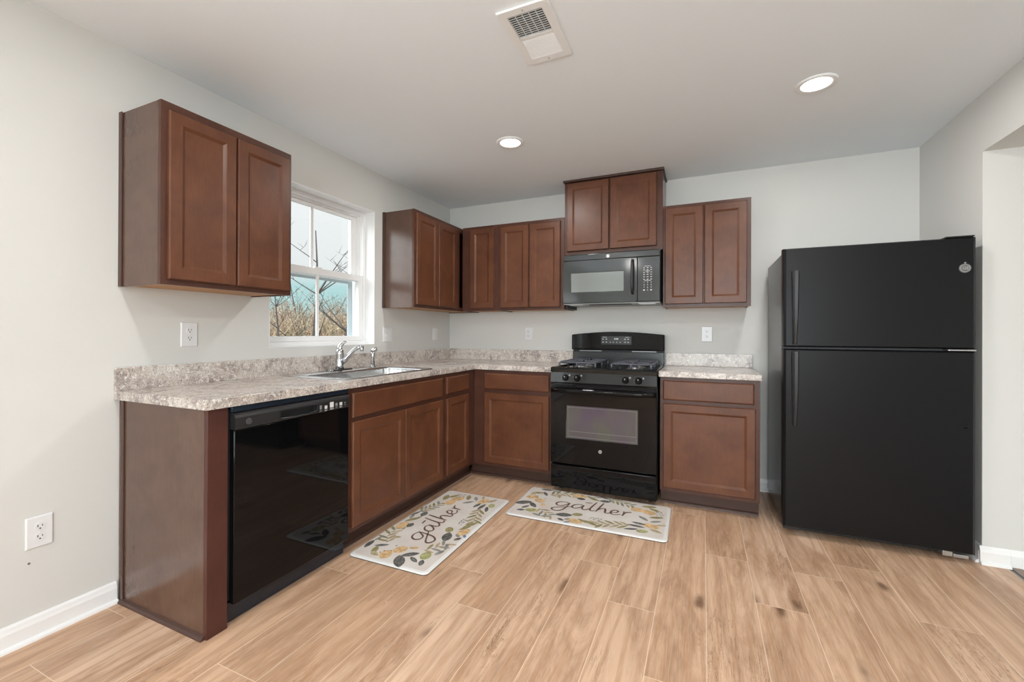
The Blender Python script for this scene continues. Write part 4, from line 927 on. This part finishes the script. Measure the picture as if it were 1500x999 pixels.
def kitchen_mat(cx, cy, ang, W, D, label):
    t = thing('kitchen_mat', (0, 0, 0), label, 'mat')
    T = 0.011
    def build(b, name, mats, par):
        bmesh.ops.recalc_face_normals(b.bm, faces=b.bm.faces[:])
        me = bpy.data.meshes.new(name); b.bm.to_mesh(me); b.bm.free()
        for m in mats: me.materials.append(m)
        o = bpy.data.objects.new(name, me); COL.objects.link(o); o.parent = par; return o
    R = lambda i, z, r=0.03: [(x, y, z) for x, y in rrect(-W/2+i, W/2-i, -D/2+i, D/2-i, max(0.008, r-i*0.5), 6)]
    b = MB(); b.rings([R(0.001, 0.0004), R(0.0, 0.004)], True, True); build(b, 'foam_backing', [mat_back], t)
    b = MB(); b.rings([R(0, 0.0042), R(0.0015, 0.007), R(0.010, T-0.001), R(0.022, T)], True, True, True)
    b.bm.faces.ensure_lookup_table()
    top = build(b, 'top_layer', [mat_base, mat_rim], t)
    for p in top.data.polygons:
        if len(p.vertices) == 4: p.material_index = 1
    b = MB(); k = [0]
    def zz(): k[0] += 1; return T+0.0002+k[0]*0.000003
    def poly(pts, c):
        b.mi = PK.index(c); b.bm.faces.new([b.bm.verts.new(p) for p in pts]).material_index = b.mi
    def ribbon(pts, c, w0):
        z = zz(); b.mi = PK.index(c); prev = None; n = len(pts)
        for i, (x, y) in enumerate(pts):
            x2, y2 = pts[min(i+1, n-1)]; x1, y1 = pts[max(i-1, 0)]; dx, dy = x2-x1, y2-y1; l_ = sqrt(dx*dx+dy*dy) or 1
            wd = w0*(0.65+0.35*sin(pi*min(1, (i+0.5)/n)))*(0.8+0.3*abs(dy/l_))
            cur = (b.bm.verts.new((x-dy/l_*wd, y+dx/l_*wd, z)), b.bm.verts.new((x+dy/l_*wd, y-dx/l_*wd, z)))
            if prev: b.bm.faces.new([prev[0], prev[1], cur[1], cur[0]]).material_index = b.mi
            prev = cur
    for it in PRINT:
        if it[0] == 'S': ribbon([(u*W, v*D) for u, v in catmull(it[2], 6)], 'y' if it[1] == 'y' else 'd', 0.0014); continue
        kind, c, u, v, L, Wd, a = it; z = zz(); a = radians(a); pts = []
        n = 16
        for i in range(n):
            q = 2*pi*i/n
            x = cos(q)*L/2; y = sin(q)*Wd/2*(abs(sin(q))**0.6 if kind == 'L' else 1)
            pts.append((u*W+x*cos(a)-y*sin(a), v*D+x*sin(a)+y*cos(a), z))
        poly(pts, c)
        if kind == 'L' and L > 0.05:
            ribbon([(u*W+s_*L/2*cos(a), v*D+s_*L/2*sin(a)) for s_ in (-1.1, -0.4, 0.3, 0.9)], 'd' if c != 'd' else 'y', 0.0008)
        if kind == 'O' and L > 0.05:
            for q in (-0.22, 0.0, 0.22): ribbon([(u*W+s_*L*0.42*cos(a)-q*Wd*sin(a), v*D+s_*L*0.42*sin(a)+q*Wd*cos(a)) for s_ in (-1, 0, 1)], 't', 0.0009)
    build(b, 'botanical_print', [P_[q] for q in PK], t)
    b = MB(); k[0] = 400
    sx, sy = 0.50*W/5.55, 0.155*D
    for st in WORD: ribbon([(-0.235*W+x*sx, -0.01*D-0.045*D*0+y*sy*0.93-0.02*D) for x, y in catmull(st, 7)], 'x', 0.0060)
    build(b, 'lettering', [P_[q] for q in PK], t)
    t.location = (cx, cy, 0); t.rotation_euler = (0, 0, ang)
kitchen_mat(0.862, -1.503, radians(90.6), 1.035, 0.488, 'cream botanical mat lettered gather, lying in front of the sink base')
kitchen_mat(1.640, -0.921, radians(1.2), 0.985, 0.540, 'cream botanical mat lettered gather, lying in front of the stove')

# ------------------------------------------------------------------ outdoors beyond the window
gm = M('grassy_ground', (0.22, 0.20, 0.09), 0.95)
setcol(gm, ramp(gm, noise(gm, coords(gm), 1.2, 5), [(0.35, (0.085, 0.10, 0.035)), (0.65, (0.15, 0.125, 0.07))]))
b = MB(); b.box(-70, 40, -45, 60, -0.6, -0.352); struct(b.build('ground', gm))
b = MB(); b.box(-6.995, -0.205, -12, 14, -0.3515, -0.340); struct(b.build('ground_patio', M('pale_concrete', (0.16, 0.158, 0.15), 0.9)))
def bark(name, c): 
    m = M(name, c, 0.9); setcol(m, ramp(m, noise(m, coords(m), 12, 4), [(0.3, tuple(x*0.6 for x in c)), (0.7, tuple(x*1.2 for x in c))])); return m
bark_m = bark('grey_bark', (0.05, 0.042, 0.038))
def tree(x, y, h, label, seed, spread=0.35, r0=0.07):
    rnd = random.Random(seed); b = MB()
    def limb(p, d, L, r, lev):
        n = 5; pts = [p]; q = Vector(p); dd = Vector(d)
        for i in range(n):
            dd = (dd+Vector((rnd.uniform(-1, 1), rnd.uniform(-1, 1), rnd.uniform(-0.3, 0.6)))*0.10).normalized(); q = q+dd*L/n; pts.append(tuple(q))
        b.tube(pts, [r*(1-0.75*i/n) for i in range(n+1)], 5)
        if lev < 3:
            for i in range(2 if lev else 9):
                s_ = rnd.uniform(0.3 if lev else 0.22, 0.95); k = min(n-1, int(s_*n)); base = Vector(pts[k])
                a = rnd.uniform(0, 2*pi); up = rnd.uniform(0.5, 1.1)
                nd = Vector((cos(a), sin(a), up)).normalized()
                limb(tuple(base), nd, L*rnd.uniform(0.28, 0.45)*(1.2 if lev else 1), max(0.006, r*(1-0.75*k/n)*0.62), lev+1)
    limb((x, y, -0.352), (rnd.uniform(-.05, .05), rnd.uniform(-.05, .05), 1), h, r0, 0)
    return tag(b.build('bare_tree', bark_m), label, 'tree')
tree(-7.6, 5.13, 4.3, 'tall bare tree seen just left of the window bars', 11, r0=0.06)
tree(-7.6, 6.16, 3.9, 'bare tree seen in the middle of the right window panes', 5, r0=0.055)
tree(-7.4, 3.85, 2.7, 'thin dark sapling at the left edge of the lower window pane', 23, r0=0.04)
tree(-16.0, 12.0, 4.6, 'faint bare tree further back, between the nearer two', 31, r0=0.07)
# tangled autumn brush: uncountable
def brush(name, label, x0, x1, y0, y1, n, hmin, hmax, mats, seed, k_=1.0):
    rnd = random.Random(seed); b = MB()
    def stick(a, c, w0, w1):
        b.rings([[tuple(p+Vector((cos(t), sin(t), 0.2*sin(t)))*ww) for t in (0, 2.1, 4.2)] for p, ww in ((a, w0), (c, w1))], False, False)
    for i in range(n):
        x = rnd.uniform(x0, x1); y = rnd.uniform(y0, y1); h = rnd.uniform(hmin, hmax)*(0.55+0.45*rnd.random())
        b.mi = rnd.randrange(len(mats)); w_ = rnd.uniform(0.007, 0.016)*k_; lean = Vector((rnd.uniform(-.35, .35), rnd.uniform(-.35, .35), 1))
        p0 = Vector((x, y, -0.352)); p1 = p0+lean*h*0.55; p2 = p1+Vector((lean.x+rnd.uniform(-.5, .5), lean.y+rnd.uniform(-.5, .5), 0.9))*h*0.45
        stick(p0, p1, w_, w_*0.7); stick(p1, p2, w_*0.7, w_*0.2)
        for k in range(6):
            q = p0.lerp(p1, rnd.uniform(0.3, 1)) if k < 3 else p1.lerp(p2, rnd.random())
            d = Vector((rnd.uniform(-1, 1), rnd.uniform(-1, 1), rnd.uniform(0.0, 1.1)))*rnd.uniform(0.12, 0.45)
            stick(q, q+d, 0.006*k_, 0.002*k_)
            if rnd.random() < 0.75:      # withered leaf
                b.mi = rnd.randrange(len(mats)); e_ = Vector((rnd.uniform(-1, 1), rnd.uniform(-1, 1), rnd.uniform(-.8, .4)))*0.05*k_
                m_ = q+d*rnd.uniform(0.4, 1); stick(m_, m_+e_, 0.004, 0.022*k_); stick(m_+e_, m_+e_*2, 0.022*k_, 0.003)
    o = b.build(name, mats, recalc=False); o['kind'] = 'stuff'; return tag(o, label, 'brush')
tw = [bark('brush_tan', (0.24, 0.185, 0.11)), bark('brush_straw', (0.34, 0.285, 0.19)), bark('brush_olive', (0.11, 0.112, 0.065)), bark('brush_brown', (0.085, 0.06, 0.042)), bark('brush_russet', (0.23, 0.13, 0.09))]
brush('autumn_brush', 'tangled tan and olive autumn brush beyond the window', -15, -8.6, 3.5, 17, 4200, 1.5, 3.1, tw, 4)
brush('russet_brush', 'reddish brown brush behind the nearer tangle outside', -28, -19.5, 9, 32, 2600, 2.6, 5.2, [tw[3], tw[4], tw[2], bark('brush_rose', (0.27, 0.165, 0.14))], 9, 1.5)
